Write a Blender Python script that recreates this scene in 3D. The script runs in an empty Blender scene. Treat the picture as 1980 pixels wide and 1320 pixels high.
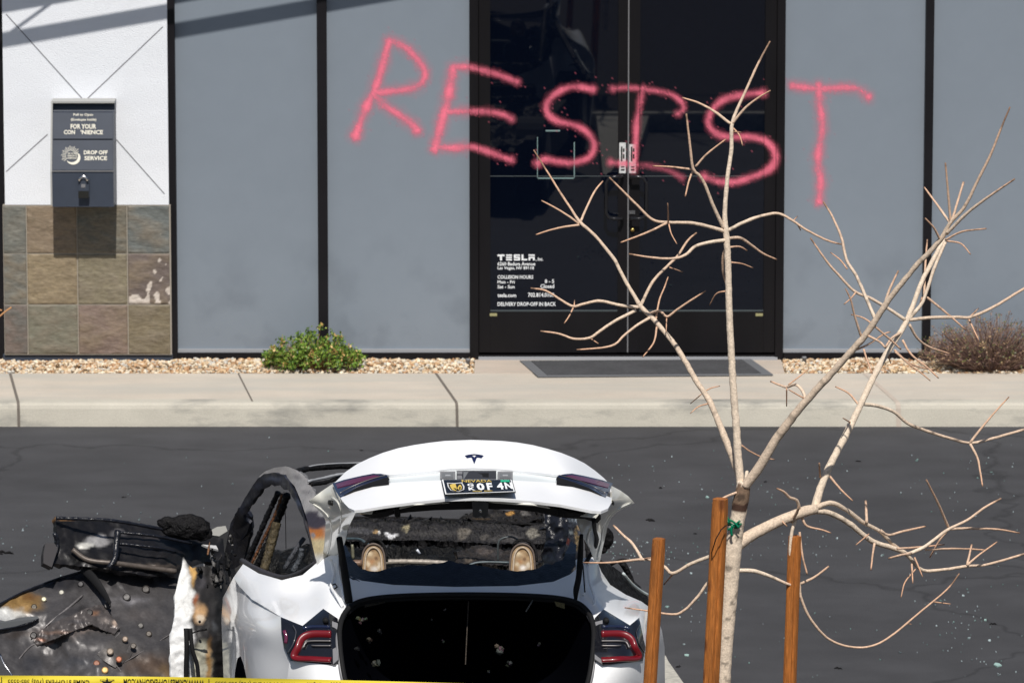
import bpy, bmesh, math, random
import numpy as np
from mathutils import Vector, noise
from mathutils.geometry import delaunay_2d_cdt
random.seed(7)
R = math.radians
scene = bpy.context.scene
col = scene.collection

# ------------------------------------------------------------------ camera
F_PX = 11000.0; H = 6.2; TH = R(9.65)
cam_d = bpy.data.cameras.new('camera'); cam = bpy.data.objects.new('camera', cam_d)
col.objects.link(cam); scene.camera = cam
cam.location = (0, 0, H); cam.rotation_euler = (R(90) - TH, 0, 0)
cam_d.sensor_width = 36; cam_d.lens = 200.0
cam_d.clip_start = 0.5; cam_d.clip_end = 3000
cam_d.dof.use_dof = True; cam_d.dof.focus_distance = 23.3; cam_d.dof.aperture_fstop = 13.0
scene.render.resolution_x = 1024; scene.render.resolution_y = 682

# ------------------------------------------------------------------ light
SUN_EL, SUN_AZ = R(53), R(2.0)          # azimuth measured from -Y towards +X
sdir = Vector((math.sin(SUN_AZ) * math.cos(SUN_EL), -math.cos(SUN_AZ) * math.cos(SUN_EL), math.sin(SUN_EL)))
sl = bpy.data.lights.new('sun', 'SUN'); sl.energy = 4.45; sl.angle = R(0.53); sl.color = (1.0, 0.955, 0.89)
so = bpy.data.objects.new('sun', sl); col.objects.link(so)
so.rotation_euler = sdir.to_track_quat('Z', 'Y').to_euler(); so.location = (0, -20, 30)
w = bpy.data.worlds.new('World'); scene.world = w; w.use_nodes = True
nt = w.node_tree; nt.nodes.clear()
sky = nt.nodes.new('ShaderNodeTexSky'); sky.sky_type = 'NISHITA'; sky.sun_disc = False
sky.sun_elevation = SUN_EL; sky.sun_rotation = math.pi - SUN_AZ
bg = nt.nodes.new('ShaderNodeBackground'); bg.inputs[1].default_value = 0.060
wo = nt.nodes.new('ShaderNodeOutputWorld')
nt.links.new(sky.outputs[0], bg.inputs[0]); nt.links.new(bg.outputs[0], wo.inputs[0])
vs = scene.view_settings
vs.view_transform = 'Standard'; vs.look = 'None'; vs.gamma = 1; vs.exposure = 0.0; vs.use_curve_mapping = False

# ------------------------------------------------------------------ helpers
FW = Vector((0, math.cos(TH), -math.sin(TH))); UP = Vector((0, math.sin(TH), math.cos(TH)))
def ray(px, py): return FW + Vector(((px - 990) / F_PX, 0, 0)) + UP * ((660 - py) / F_PX)
def P(px, py, Y):
    d = ray(px, py); t = Y / d.y
    return Vector((d.x * t, Y, H + d.z * t))
def PG(px, py, z=0.0):
    d = ray(px, py); t = (z - H) / d.z
    return Vector((d.x * t, d.y * t, z))
def scl(p): return F_PX / ((p - Vector((0, 0, H))).dot(FW))
CY = R(6.4); CF = Vector((-math.sin(CY), math.cos(CY), 0)); CR = Vector((math.cos(CY), math.sin(CY), 0))
C0 = Vector((-0.192, 23.4, 0))
def C(px, py, u):
    d = ray(px, py); o = Vector((0, 0, H))
    t = (u - (o - C0).dot(CF)) / d.dot(CF)
    return o + d * t
def lin(c):
    return tuple((v / 255 / 12.92) if v / 255 <= 0.04045 else ((v / 255 + 0.055) / 1.055) ** 2.4 for v in c)

def tag(o, label=None, cat=None, group=None, kind=None):
    if label: o['label'] = label
    if cat: o['category'] = cat
    if group: o['group'] = group
    if kind: o['kind'] = kind
    return o
def empty(name, loc, **k):
    o = bpy.data.objects.new(name, None); col.objects.link(o); o.location = loc
    o.empty_display_size = 0.1
    tag(o, **k); return o
def link(name, me, mats, parent=None, smooth=True, **k):
    if not isinstance(mats, (list, tuple)): mats = [mats]
    for m in mats: me.materials.append(m)
    if smooth:
        for p in me.polygons: p.use_smooth = True
    o = bpy.data.objects.new(name, me); col.objects.link(o)
    if parent is not None:
        o.parent = parent
        pl = Vector((0, 0, 0)); q = parent
        while q is not None: pl = pl + q.location; q = q.parent
        o.location = -pl
    tag(o, **k); return o

class MB:
    """collects shapes in world space, linked as one mesh"""
    def __init__(s): s.v = []; s.f = []; s.mi = []; s.c = []; s.ch = []
    def add(s, vs, fs, mi=0, c=(1, 1, 1)):
        b = len(s.v); s.ch.append((b, len(s.f))); s.v += [tuple(x) for x in vs]; s.f += [tuple(i + b for i in f) for f in fs]
        s.mi += [mi] * len(fs)
        if callable(c): s.c += [c(x) for x in vs]
        else: s.c += [c] * len(vs)
    def box(s, x0, x1, y0, y1, z0, z1, mi=0, c=(1, 1, 1), bev=0.0):
        if x0 > x1: x0, x1 = x1, x0
        if y0 > y1: y0, y1 = y1, y0
        if z0 > z1: z0, z1 = z1, z0
        if bev <= 0:
            v = [(x, y, z) for x in (x0, x1) for y in (y0, y1) for z in (z0, z1)]
            s.add(v, [(0, 1, 3, 2), (4, 6, 7, 5), (0, 4, 5, 1), (2, 3, 7, 6), (0, 2, 6, 4), (1, 5, 7, 3)], mi, c)
        else:
            bm = bmesh.new(); bmesh.ops.create_cube(bm, size=1)
            for v in bm.verts: v.co = Vector(((x0 + x1) / 2 + v.co.x * (x1 - x0), (y0 + y1) / 2 + v.co.y * (y1 - y0), (z0 + z1) / 2 + v.co.z * (z1 - z0)))
            bmesh.ops.bevel(bm, geom=bm.edges[:], offset=bev, segments=2, affect='EDGES')
            s.bm(bm, mi, c); bm.free()
    def bm(s, bm, mi=0, c=(1, 1, 1)):
        bm.verts.index_update()
        s.add([v.co.copy() for v in bm.verts], [[v.index for v in f.verts] for f in bm.faces], mi, c)
    def tube(s, pts, rad, n=8, mi=0, c=(1, 1, 1), flat=1.0, flatdir=None, cap=True):
        pts = [Vector(p) for p in pts]; N = len(pts)
        if not hasattr(rad, '__len__'): rad = [rad] * N
        vs, fs = [], []; up = None
        for i, p in enumerate(pts):
            t = (pts[min(i + 1, N - 1)] - pts[max(i - 1, 0)])
            if t.length < 1e-9: t = Vector((0, 0, 1))
            t.normalize()
            if up is None:
                up = Vector((0, 1, 0)) if abs(t.y) < 0.9 else Vector((1, 0, 0))
            a = (up - t * up.dot(t)).normalized(); b = t.cross(a); up = a
            for k in range(n):
                an = 2 * math.pi * k / n
                q = a * math.cos(an) * rad[i] * flat + b * math.sin(an) * rad[i]
                vs.append(p + q)
        for i in range(N - 1):
            for k in range(n):
                fs.append((i * n + k, i * n + (k + 1) % n, (i + 1) * n + (k + 1) % n, (i + 1) * n + k))
        if cap:
            fs.append(tuple(range(n - 1, -1, -1))); fs.append(tuple((N - 1) * n + k for k in range(n)))
        s.add(vs, fs, mi, c)
    def split(s, name, mats, parent=None, smooth=False, **k):
        e = s.ch[1:] + [(len(s.v), len(s.f))]; out = []
        for (v0, f0), (v1, f1) in zip(s.ch, e):
            q = MB(); q.v = s.v[v0:v1]; q.f = [tuple(i - v0 for i in f) for f in s.f[f0:f1]]; q.mi = s.mi[f0:f1]; q.c = s.c[v0:v1]
            out.append(q.build(name, mats, parent, smooth, **k))
        return out
    def build(s, name, mats, parent=None, smooth=False, **k):
        me = bpy.data.meshes.new(name); me.from_pydata(s.v, [], s.f); 
        me.polygons.foreach_set('material_index', s.mi)
        a = me.color_attributes.new('Col', 'FLOAT_COLOR', 'POINT')
        a.data.foreach_set('color', np.array([(c[0], c[1], c[2], 1) for c in s.c], dtype=np.float32).ravel())
        me.update()
        return link(name, me, mats, parent, smooth, **k)

def spline(pts, step=6.0):
    """Catmull-Rom through tuples of any length (first two are pixels)"""
    pts = [np.array(p, float) for p in pts]
    if len(pts) < 3:
        a, b = pts; n = max(2, int(np.hypot(*(b - a)[:2]) / step))
        return [a + (b - a) * i / n for i in range(n + 1)]
    q = [2 * pts[0] - pts[1]] + pts + [2 * pts[-1] - pts[-2]]
    out = []
    for i in range(1, len(q) - 2):
        p0, p1, p2, p3 = q[i - 1:i + 3]
        n = max(1, int(np.hypot(*(p2 - p1)[:2]) / step))
        for k in range(n):
            t = k / n
            out.append(0.5 * (2 * p1 + (p2 - p0) * t + (2 * p0 - 5 * p1 + 4 * p2 - p3) * t * t + (3 * p1 - p0 - 3 * p2 + p3) * t ** 3))
    out.append(pts[-1]); return out

def tps(ctrl, lam=1e-4):
    pts = np.array([(c[0], c[1]) for c in ctrl], float) / 100; v = np.array([c[2] for c in ctrl], float); n = len(pts)
    def U(r2): return np.where(r2 > 1e-12, r2 * np.log(r2 + 1e-12), 0)
    d = ((pts[:, None] - pts[None]) ** 2).sum(-1)
    A = np.zeros((n + 3, n + 3)); A[:n, :n] = U(d) + np.eye(n) * lam; A[:n, n] = 1; A[:n, n + 1:] = pts
    A[n:, :n] = A[:n, n:].T
    s = np.linalg.lstsq(A, np.concatenate([v, [0, 0, 0]]), rcond=None)[0]
    def f(x, y):
        p = np.array([x, y]) / 100; r2 = ((pts - p) ** 2).sum(-1)
        return float((s[:n] * U(r2)).sum() + s[n] + s[n + 1] * p[0] + s[n + 2] * p[1])
    return f

def paint(base, blobs, seed=0.0, warp=6.0):
    """burn marks, scorch colours and painted-in shade: blobs = (x, y, rx, ry, colour, strength[, softness])"""
    base = lin(base); bl = [(b[0], b[1], b[2], b[3], lin(b[4]), b[5], b[6] if len(b) > 6 else 0.4) for b in blobs]
    def f(x, y):
        c = list(base)
        for bx, by, rx, ry, bc, st, soft in bl:
            nx = noise.noise(Vector((x / 17, y / 17, seed))) * warp + noise.noise(Vector((x / 6, y / 6, seed + 9))) * warp * .5
            ny = noise.noise(Vector((x / 17, y / 17, seed + 5))) * warp
            d = math.hypot((x + nx - bx) / rx, (y + ny - by) / ry)
            a = min(1, max(0, (1 - d) / soft + 0.0)); a = a * a * (3 - 2 * a) * st
            for k in range(3): c[k] += (bc[k] - c[k]) * a
        return tuple(c)
    return f

def patch(name, outline, ctrl, mat, parent=None, res=5.0, colour=None, thick=0.012, bump=0.0, bs=14.0,
          smooth_out=False, off=0.0, project=C, jag=0.0, geo=False, lam=1e-4, **k):
    if smooth_out: outline = [tuple(p[:2]) for p in spline(list(outline) + [outline[0]], res)][:-1]
    o2 = []
    n = len(outline)
    for i in range(n):
        a = np.array(outline[i][:2], float); b = np.array(outline[(i + 1) % n][:2], float)
        m = max(1, int(round(np.hypot(*(b - a)) / res)))
        for j in range(m): o2.append(a + (b - a) * j / m)
    if jag:
        o2 = [p + np.array([noise.noise(Vector((p[0] / 5, p[1] / 5, 3))), noise.noise(Vector((p[0] / 5, p[1] / 5, 8)))]) * jag for p in o2]
    N = len(o2); xs = [p[0] for p in o2]; ys = [p[1] for p in o2]
    inner = []
    y = min(ys) + res * .5; r = 0
    while y < max(ys):
        x = min(xs) + (res * .5 if r % 2 else 0)
        while x < max(xs):
            ins = False; j = N - 1; md = 1e9
            for i in range(N):
                if (ys[i] > y) != (ys[j] > y) and x < (xs[j] - xs[i]) * (y - ys[i]) / (ys[j] - ys[i]) + xs[i]: ins = not ins
                j = i
            if ins:
                md = min((xs[i] - x) ** 2 + (ys[i] - y) ** 2 for i in range(N))
                if md > (res * .55) ** 2: inner.append((x, y))
            x += res
        y += res * .866; r += 1
    vin = [Vector((p[0], p[1])) for p in o2] + [Vector(p) for p in inner]
    res_ = delaunay_2d_cdt(vin, [], [list(range(N))], 1, 1e-4)
    vo, fo = res_[0], res_[2]
    uf = tps(ctrl, lam) if len(ctrl) > 2 else (lambda x, y: ctrl[0][2])
    vs_, cs = [], []
    for v in vo:
        u = uf(v.x, v.y) + off
        if bump: u += bump * (noise.noise(Vector((v.x / bs, v.y / bs, 1.7))) + .5 * noise.noise(Vector((v.x / bs * 2.3, v.y / bs * 2.3, 4.1))))
        vs_.append(project(v.x, v.y, u)); cs.append(colour(v.x, v.y) if colour else (1, 1, 1))
    fs = [tuple(reversed(f)) for f in fo]
    a, b, c_ = (Vector(vs_[i]) for i in fs[0][:3])
    if (b - a).cross(c_ - a).dot(a - Vector((0, 0, H))) > 0: fs = [tuple(reversed(f)) for f in fs]
    if geo: return vs_, fs, cs
    return solid([(vs_, fs, cs)], name, mat, parent, thick, **k)

def solid(geos, name, mat, parent, thick, **k):
    m = MB()
    for vs_, fs, cs in geos:
        nv = [Vector((0, 0, 0)) for _ in vs_]; edges = {}
        for f in fs:
            n = (vs_[f[1]] - vs_[f[0]]).cross(vs_[f[2]] - vs_[f[0]])
            for i in f: nv[i] += n
            for q in range(len(f)): edges[(f[q], f[(q + 1) % len(f)])] = 1
        c0 = len(m.c); m.add(vs_, fs); m.c[c0:] = cs
        if thick:
            bk = [v - n.normalized() * thick if n.length > 1e-12 else v for v, n in zip(vs_, nv)]
            c0 = len(m.c); m.add(bk, [tuple(reversed(f)) for f in fs]); m.c[c0:] = cs
            rv, rf, rc = [], [], []
            for (i, j2) in edges:
                if (j2, i) not in edges:
                    b0 = len(rv); rv += [vs_[i], vs_[j2], bk[j2], bk[i]]; rc += [cs[i], cs[j2], cs[j2], cs[i]]; rf.append((b0 + 3, b0 + 2, b0 + 1, b0))
            c0 = len(m.c); m.add(rv, rf); m.c[c0:] = rc
    return m.build(name, mat, parent, smooth=True, **k)

def ptube(mb, pts, r, proj=C, n=8, step=5.0, mi=0, c=(1, 1, 1), flat=1.0, wob=0.0, **k):
    """pts (px,py,depth) or (px,py,depth,rpx); r in pixels"""
    P4 = [tuple(p) + ((r,) if len(p) == 3 else ()) for p in pts]
    sp = spline(P4, step); W = [proj(p[0], p[1], p[2]) for p in sp]
    rr = [max(.3, p[3]) / scl(q) for p, q in zip(sp, W)]
    if wob: rr = [a * (1 + wob * noise.noise(Vector((p[0] / 4, p[1] / 4, 2)))) for a, p in zip(rr, sp)]
    mb.tube(W, rr, n, mi, c, flat, **k)

def text_mesh(s, bold=0.0):
    cu = bpy.data.curves.new('t', 'FONT'); cu.body = s; cu.size = 1; cu.offset = bold; cu.resolution_u = 2
    o = bpy.data.objects.new('t', cu); col.objects.link(o)
    dg = bpy.context.evaluated_depsgraph_get(); me = bpy.data.meshes.new_from_object(o.evaluated_get(dg))
    v = np.array([tuple(x.co) for x in me.vertices]); f = [tuple(p.vertices) for p in me.polygons]
    bpy.data.objects.remove(o); bpy.data.curves.remove(cu); bpy.data.meshes.remove(me)
    v[:, 0] -= v[:, 0].min(); v[:, 0] /= v[:, 0].max()
    v[:, 1] -= v[:, 1].min(); v[:, 1] /= v[:, 1].max()
    return v, f
def text_quad(mb, s, quad, bold=0.0, mi=0, c=(1, 1, 1)):
    """fit text's bounding box to world quad TL,TR,BR,BL"""
    v, f = text_mesh(s, bold); TL, TR, BR, BL = quad
    mb.add([(BL * (1 - x) + BR * x) * (1 - y) + (TL * (1 - x) + TR * x) * y for x, y, _ in v], f, mi, c)
def rectq(x0, y0, x1, y1, Y): return [P(x0, y0, Y), P(x1, y0, Y), P(x1, y1, Y), P(x0, y1, Y)]

# ------------------------------------------------------------------ materials
def N_(nt, t, **k):
    n = nt.nodes.new(t)
    for a, b in k.items(): setattr(n, a, b)
    return n
def mat(name, base=(.5, .5, .5), rough=.6, metal=0, vcol=False, nscale=0, namt=0, n2=0, n2amt=0, bump=0, bscale=0,
        coat=0, spec=.5, stretch=(1, 1, 1), dark=(0, 0, 0), trans=0, ior=1.45, rvar=0, sheen=0):
    m = bpy.data.materials.new(name); m.use_nodes = True; nt = m.node_tree
    b = nt.nodes['Principled BSDF']; L = nt.links.new
    b.inputs['Roughness'].default_value = rough; b.inputs['Metallic'].default_value = metal
    b.inputs['Coat Weight'].default_value = coat; b.inputs['Coat Roughness'].default_value = .05
    b.inputs['Specular IOR Level'].default_value = spec; b.inputs['IOR'].default_value = ior
    b.inputs['Transmission Weight'].default_value = trans
    tc = N_(nt, 'ShaderNodeTexCoord'); mp = N_(nt, 'ShaderNodeMapping'); mp.inputs['Scale'].default_value = stretch
    L(tc.outputs['Object'], mp.inputs[0])
    if vcol:
        a = N_(nt, 'ShaderNodeVertexColor'); a.layer_name = 'Col'; cur = a.outputs[0]
        if base != (1, 1, 1):
            mm = N_(nt, 'ShaderNodeMix', data_type='RGBA', blend_type='MULTIPLY'); mm.inputs[0].default_value = 1
            L(cur, mm.inputs[6]); mm.inputs[7].default_value = (*base, 1); cur = mm.outputs[2]
    else:
        rgb = N_(nt, 'ShaderNodeRGB'); rgb.outputs[0].default_value = (*base, 1); cur = rgb.outputs[0]
    for sc, am, dt in ((nscale, namt, 5), (n2, n2amt, 3)):
        if sc:
            n = N_(nt, 'ShaderNodeTexNoise'); n.inputs['Scale'].default_value = sc; n.inputs['Detail'].default_value = dt
            n.inputs['Roughness'].default_value = .6
            L(mp.outputs[0], n.inputs['Vector'])
            r = N_(nt, 'ShaderNodeMapRange'); r.inputs[1].default_value = .3; r.inputs[2].default_value = .7
            r.inputs[3].default_value = 1 - am; r.inputs[4].default_value = 1 + am * .8
            L(n.outputs[0], r.inputs[0])
            mm = N_(nt, 'ShaderNodeMix', data_type='RGBA', blend_type='MULTIPLY'); mm.inputs[0].default_value = 1
            L(cur, mm.inputs[6]); L(r.outputs[0], mm.inputs[7]); cur = mm.outputs[2]
            if rvar and sc == nscale:
                r2 = N_(nt, 'ShaderNodeMapRange'); r2.inputs[1].default_value = .3; r2.inputs[2].default_value = .7
                r2.inputs[3].default_value = max(.03, rough - rvar); r2.inputs[4].default_value = min(1, rough + rvar)
                L(n.outputs[0], r2.inputs[0]); L(r2.outputs[0], b.inputs['Roughness'])
    L(cur, b.inputs['Base Color'])
    if bump:
        n = N_(nt, 'ShaderNodeTexNoise'); n.inputs['Scale'].default_value = bscale; n.inputs['Detail'].default_value = 6
        L(mp.outputs[0], n.inputs['Vector'])
        bp = N_(nt, 'ShaderNodeBump'); bp.inputs['Strength'].default_value = 1; bp.inputs['Distance'].default_value = bump
        L(n.outputs[0], bp.inputs['Height']); L(bp.outputs[0], b.inputs['Normal'])
    return m
M = {}
M['stucco'] = mat('white_stucco', (.79, .815, .86), .9, bump=.0045, bscale=95, stretch=(1, 1, 2.2), nscale=2.5, namt=.03)
M['panel'] = mat('grey_panel', (.236, .274, .322), .5, .25, nscale=.9, namt=.03, n2=6, n2amt=.02)
M['frame'] = mat('dark_bronze_metal', (.0078, .0070, .0088), .45, spec=.3, nscale=3, namt=.25)
M['doorframe'] = mat('dark_door_metal', (.0072, .0065, .0078), .42, spec=.25, nscale=4, namt=.25, stretch=(1, 1, .3))
M['sill'] = mat('pale_sill_dust', (.30, .31, .33), .8)
M['slate'] = mat('slate_tile', (1, 1, 1), .7, vcol=True, nscale=9, namt=.16, n2=45, n2amt=.22, bump=.006, bscale=28, stretch=(.7, 1, 1.7))
M['grout'] = mat('grout', (.30, .27, .23), .9)
M['joint'] = mat('dark_joint', (.15, .13, .11), .9)
M['reveal'] = mat('reveal_grey', (.21, .21, .23), .9)
M['boxm'] = mat('blue_grey_painted_metal', (.040, .050, .072), .5, nscale=9, namt=.10)
M['boxedge'] = mat('pale_box_edge', (.36, .36, .35), .6)
M['ivory'] = mat('ivory_lettering', (.75, .72, .62), .6)
M['white'] = mat('white_lettering', (.80, .82, .84), .6)
M['sticker'] = mat('white_sticker', (.6, .6, .6), .5, nscale=60, namt=.25)
M['teal'] = mat('pale_residue', (.16, .24, .24), .6)
M['crossline'] = mat('faint_line', (.07, .085, .09), .5)
M['chrome'] = mat('chrome', (.6, .6, .62), .18, 1)
M['brass'] = mat('brass', (.5, .36, .12), .3, 1)
M['tag'] = mat('yellow_tag', (.30, .28, .14), .6)
M['mat'] = mat('rubber_mat', (.060, .061, .066), .85, nscale=5, namt=.16, n2=60, n2amt=.25)
M['matedge'] = mat('rubber_mat_edge', (.13, .135, .145), .8)
M['cement'] = mat('concrete', (.1, .1, .1), .9)
M['shrub'] = mat('green_leaves', (1, 1, 1), .55, vcol=True)
M['dry'] = mat('dry_stems', (1, 1, 1), .8, vcol=True)
M['stone'] = mat('pebble', (1, 1, 1), .8, vcol=True, nscale=40, namt=.15)
M['bark'] = mat('bark', (1, 1, 1), .85, vcol=True, nscale=38, namt=.14, n2=140, n2amt=.25, bump=.002, bscale=120)
M['tie'] = mat('green_tie_tape', (.0, .16, .08), .35, nscale=60, namt=.4)
M['paint'] = mat('white_car_paint', (1, 1, 1), .28, vcol=True, coat=.9, bump=.0, nscale=2.5, namt=.03)
M['scorch'] = mat('scorched_metal', (1, 1, 1), .42, .25, vcol=True, nscale=16, namt=.16, n2=80, n2amt=.14, bump=.0015, bscale=30, rvar=.15)
M['peeled'] = mat('peeled_paint', (1, 1, 1), .6, vcol=True, nscale=26, namt=.10, n2=90, n2amt=.12, bump=.0015, bscale=50)
M['char'] = mat('char', (.0085, .0080, .0088), .6, spec=.18, nscale=30, namt=.7, n2=110, n2amt=.6, bump=.015, bscale=55, rvar=.25)
M['charv'] = mat('char_tinted', (.72, .72, .72), .55, spec=.25, vcol=True, nscale=40, namt=.5, n2=120, n2amt=.5, bump=.012, bscale=60, rvar=.25)
M['soot'] = mat('sooty_gloss', (.010, .011, .016), .3, nscale=30, namt=.5, bump=.006, bscale=45)
M['rubber'] = mat('black_rubber', (.009, .009, .010), .75, spec=.25)
M['trimv'] = mat('window_trim', (.040, .036, .040), .45, nscale=20, namt=.2)
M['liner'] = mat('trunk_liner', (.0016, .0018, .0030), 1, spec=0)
M['frit'] = mat('dark_rear_glass', (.0035, .0065, .013), .3, bump=.003, bscale=160)
M['lampblk'] = mat('lamp_black', (.008, .0085, .012), .12, coat=1)
M['lampnavy'] = mat('lamp_navy_gloss', (.010, .015, .045), .12, coat=1)
M['lampred'] = mat('lamp_red', (.15, .004, .009), .35, coat=.3)
M['lampwine'] = mat('lamp_wine', (.115, .014, .05), .18, coat=1)
M['silver'] = mat('silver_reflector', (.20, .19, .19), .45, .8)
M['applique'] = mat('satin_grey_trim', (.19, .19, .20), .42)
M['steel'] = mat('heated_steel', (1, 1, 1), .45, .15, vcol=True, nscale=35, namt=.25)
M['plateblk'] = mat('plate_black', (.012, .016, .026), .4)
M['gold'] = mat('plate_gold', (.62, .45, .10), .5)
M['green'] = mat('plate_green', (.02, .40, .22), .5)
M['emblem'] = mat('emblem_dark', (.02, .03, .11), .2, .3)
M['lensdark'] = mat('lens_edge_dark', (.045, .045, .055), .3, coat=.5)
M['lens'] = mat('clear_lamp_lens', (.17, .175, .18), .25, coat=.6)
M['tape'] = mat('yellow_tape', (.82, .66, .055), .42, nscale=9, namt=.06)
M['ink'] = mat('black_ink', (.012, .012, .01), .5)
M['tyre'] = mat('tyre', (.015, .015, .015), .85)
M['groundcover'] = mat('dark_mulch', (.022, .017, .013), .95, nscale=12, namt=.5, bump=.03, bscale=20)

def wood():
    m = mat('orange_wood', (.40, .135, .026), .6, nscale=4, namt=.30, n2=22, n2amt=.35, bump=.003, bscale=40, stretch=(11, 11, .5))
    nt = m.node_tree; L = nt.links.new; b = nt.nodes['Principled BSDF']; src = b.inputs['Base Color'].links[0].from_socket
    tc = N_(nt, 'ShaderNodeTexCoord'); mp = N_(nt, 'ShaderNodeMapping'); mp.inputs['Scale'].default_value = (1, 1, .42)
    v = N_(nt, 'ShaderNodeTexVoronoi'); v.inputs['Scale'].default_value = 15; L(tc.outputs['Object'], mp.inputs[0]); L(mp.outputs[0], v.inputs['Vector'])
    r = N_(nt, 'ShaderNodeMapRange'); r.inputs[1].default_value = .10; r.inputs[2].default_value = .24; r.inputs[3].default_value = .75; r.inputs[4].default_value = 0
    L(v.outputs['Distance'], r.inputs[0])
    mm = N_(nt, 'ShaderNodeMix', data_type='RGBA'); L(r.outputs[0], mm.inputs[0]); L(src, mm.inputs[6]); mm.inputs[7].default_value = (.10, .030, .010, 1)
    L(mm.outputs[2], b.inputs['Base Color']); return m
M['wood'] = wood()

def asphalt():
    m = mat('asphalt', (.0515, .0515, .0558), .85, nscale=.8, namt=.16, n2=190, n2amt=.30, bump=.004, bscale=180)
    nt = m.node_tree; L = nt.links.new; b = nt.nodes['Principled BSDF']; src = b.inputs['Base Color'].links[0].from_socket
    tc = N_(nt, 'ShaderNodeTexCoord'); mp = N_(nt, 'ShaderNodeMapping'); mp.inputs['Scale'].default_value = (.8, 1.3, 1)
    mp.inputs['Rotation'].default_value = (0, 0, R(4))
    n = N_(nt, 'ShaderNodeTexNoise'); n.inputs['Scale'].default_value = 3.0; n.inputs['Detail'].default_value = 8
    L(tc.outputs['Object'], mp.inputs[0]); L(mp.outputs[0], n.inputs['Vector'])
    r = N_(nt, 'ShaderNodeMapRange'); r.inputs[1].default_value = .32; r.inputs[2].default_value = .68; r.inputs[3].default_value = .87; r.inputs[4].default_value = 1.15
    L(n.outputs[0], r.inputs[0])
    mm = N_(nt, 'ShaderNodeMix', data_type='RGBA', blend_type='MULTIPLY'); mm.inputs[0].default_value = 1
    L(src, mm.inputs[6]); L(r.outputs[0], mm.inputs[7])
    # fine hairline cracks
    v = N_(nt, 'ShaderNodeTexVoronoi', feature='DISTANCE_TO_EDGE'); v.inputs['Scale'].default_value = .55
    n3 = N_(nt, 'ShaderNodeTexNoise'); n3.inputs['Scale'].default_value = 2.5; n3.inputs['Detail'].default_value = 6
    ad = N_(nt, 'ShaderNodeMix', data_type='VECTOR'); ad.inputs[0].default_value = .35
    L(tc.outputs['Object'], n3.inputs['Vector']); L(tc.outputs['Object'], ad.inputs[4]); L(n3.outputs['Color'], ad.inputs[5]); L(ad.outputs[1], v.inputs['Vector'])
    c = N_(nt, 'ShaderNodeMapRange'); c.inputs[1].default_value = 0; c.inputs[2].default_value = .010; c.inputs[3].default_value = .60; c.inputs[4].default_value = 1
    L(v.outputs['Distance'], c.inputs[0])
    m2 = N_(nt, 'ShaderNodeMix', data_type='RGBA', blend_type='MULTIPLY'); m2.inputs[0].default_value = 1
    L(mm.outputs[2], m2.inputs[6]); L(c.outputs[0], m2.inputs[7]); L(m2.outputs[2], b.inputs['Base Color'])
    return m
M['asphalt'] = asphalt()

def concrete(name, base, stain, stamt, scale, stretch, lo=.5, hi=.62):
    m = mat(name, base, .88, nscale=3.0, namt=.07, n2=160, n2amt=.08, bump=.002, bscale=120)
    nt = m.node_tree; L = nt.links.new; b = nt.nodes['Principled BSDF']; src = b.inputs['Base Color'].links[0].from_socket
    tc = N_(nt, 'ShaderNodeTexCoord'); mp = N_(nt, 'ShaderNodeMapping'); mp.inputs['Scale'].default_value = stretch
    n = N_(nt, 'ShaderNodeTexNoise'); n.inputs['Scale'].default_value = scale; n.inputs['Detail'].default_value = 9; n.inputs['Roughness'].default_value = .62
    L(tc.outputs['Object'], mp.inputs[0]); L(mp.outputs[0], n.inputs['Vector'])
    r = N_(nt, 'ShaderNodeMapRange'); r.inputs[1].default_value = lo; r.inputs[2].default_value = hi; r.inputs[3].default_value = 0; r.inputs[4].default_value = stamt
    L(n.outputs[0], r.inputs[0])
    mm = N_(nt, 'ShaderNodeMix', data_type='RGBA'); L(r.outputs[0], mm.inputs[0]); L(src, mm.inputs[6]); mm.inputs[7].default_value = (*stain, 1)
    L(mm.outputs[2], b.inputs['Base Color'])
    return m
M['walk'] = concrete('sidewalk_concrete', (.535, .475, .40), (.43, .415, .37), .7, 1.3, (.6, 3, 1), .42, .62)
M['kerb'] = concrete('kerb_concrete', (.50, .47, .40), (.17, .17, .16), .9, 2.4, (.8, 1.2, 2.6), .52, .74)
M['apron'] = concrete('entrance_concrete', (.50, .42, .35), (.40, .37, .32), .6, 2, (1, 2, 1), .42, .62)
M['planterkerb'] = concrete('planter_concrete', (.50, .48, .42), (.33, .32, .29), .7, 30, (1, 1, 1), .45, .6)

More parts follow.
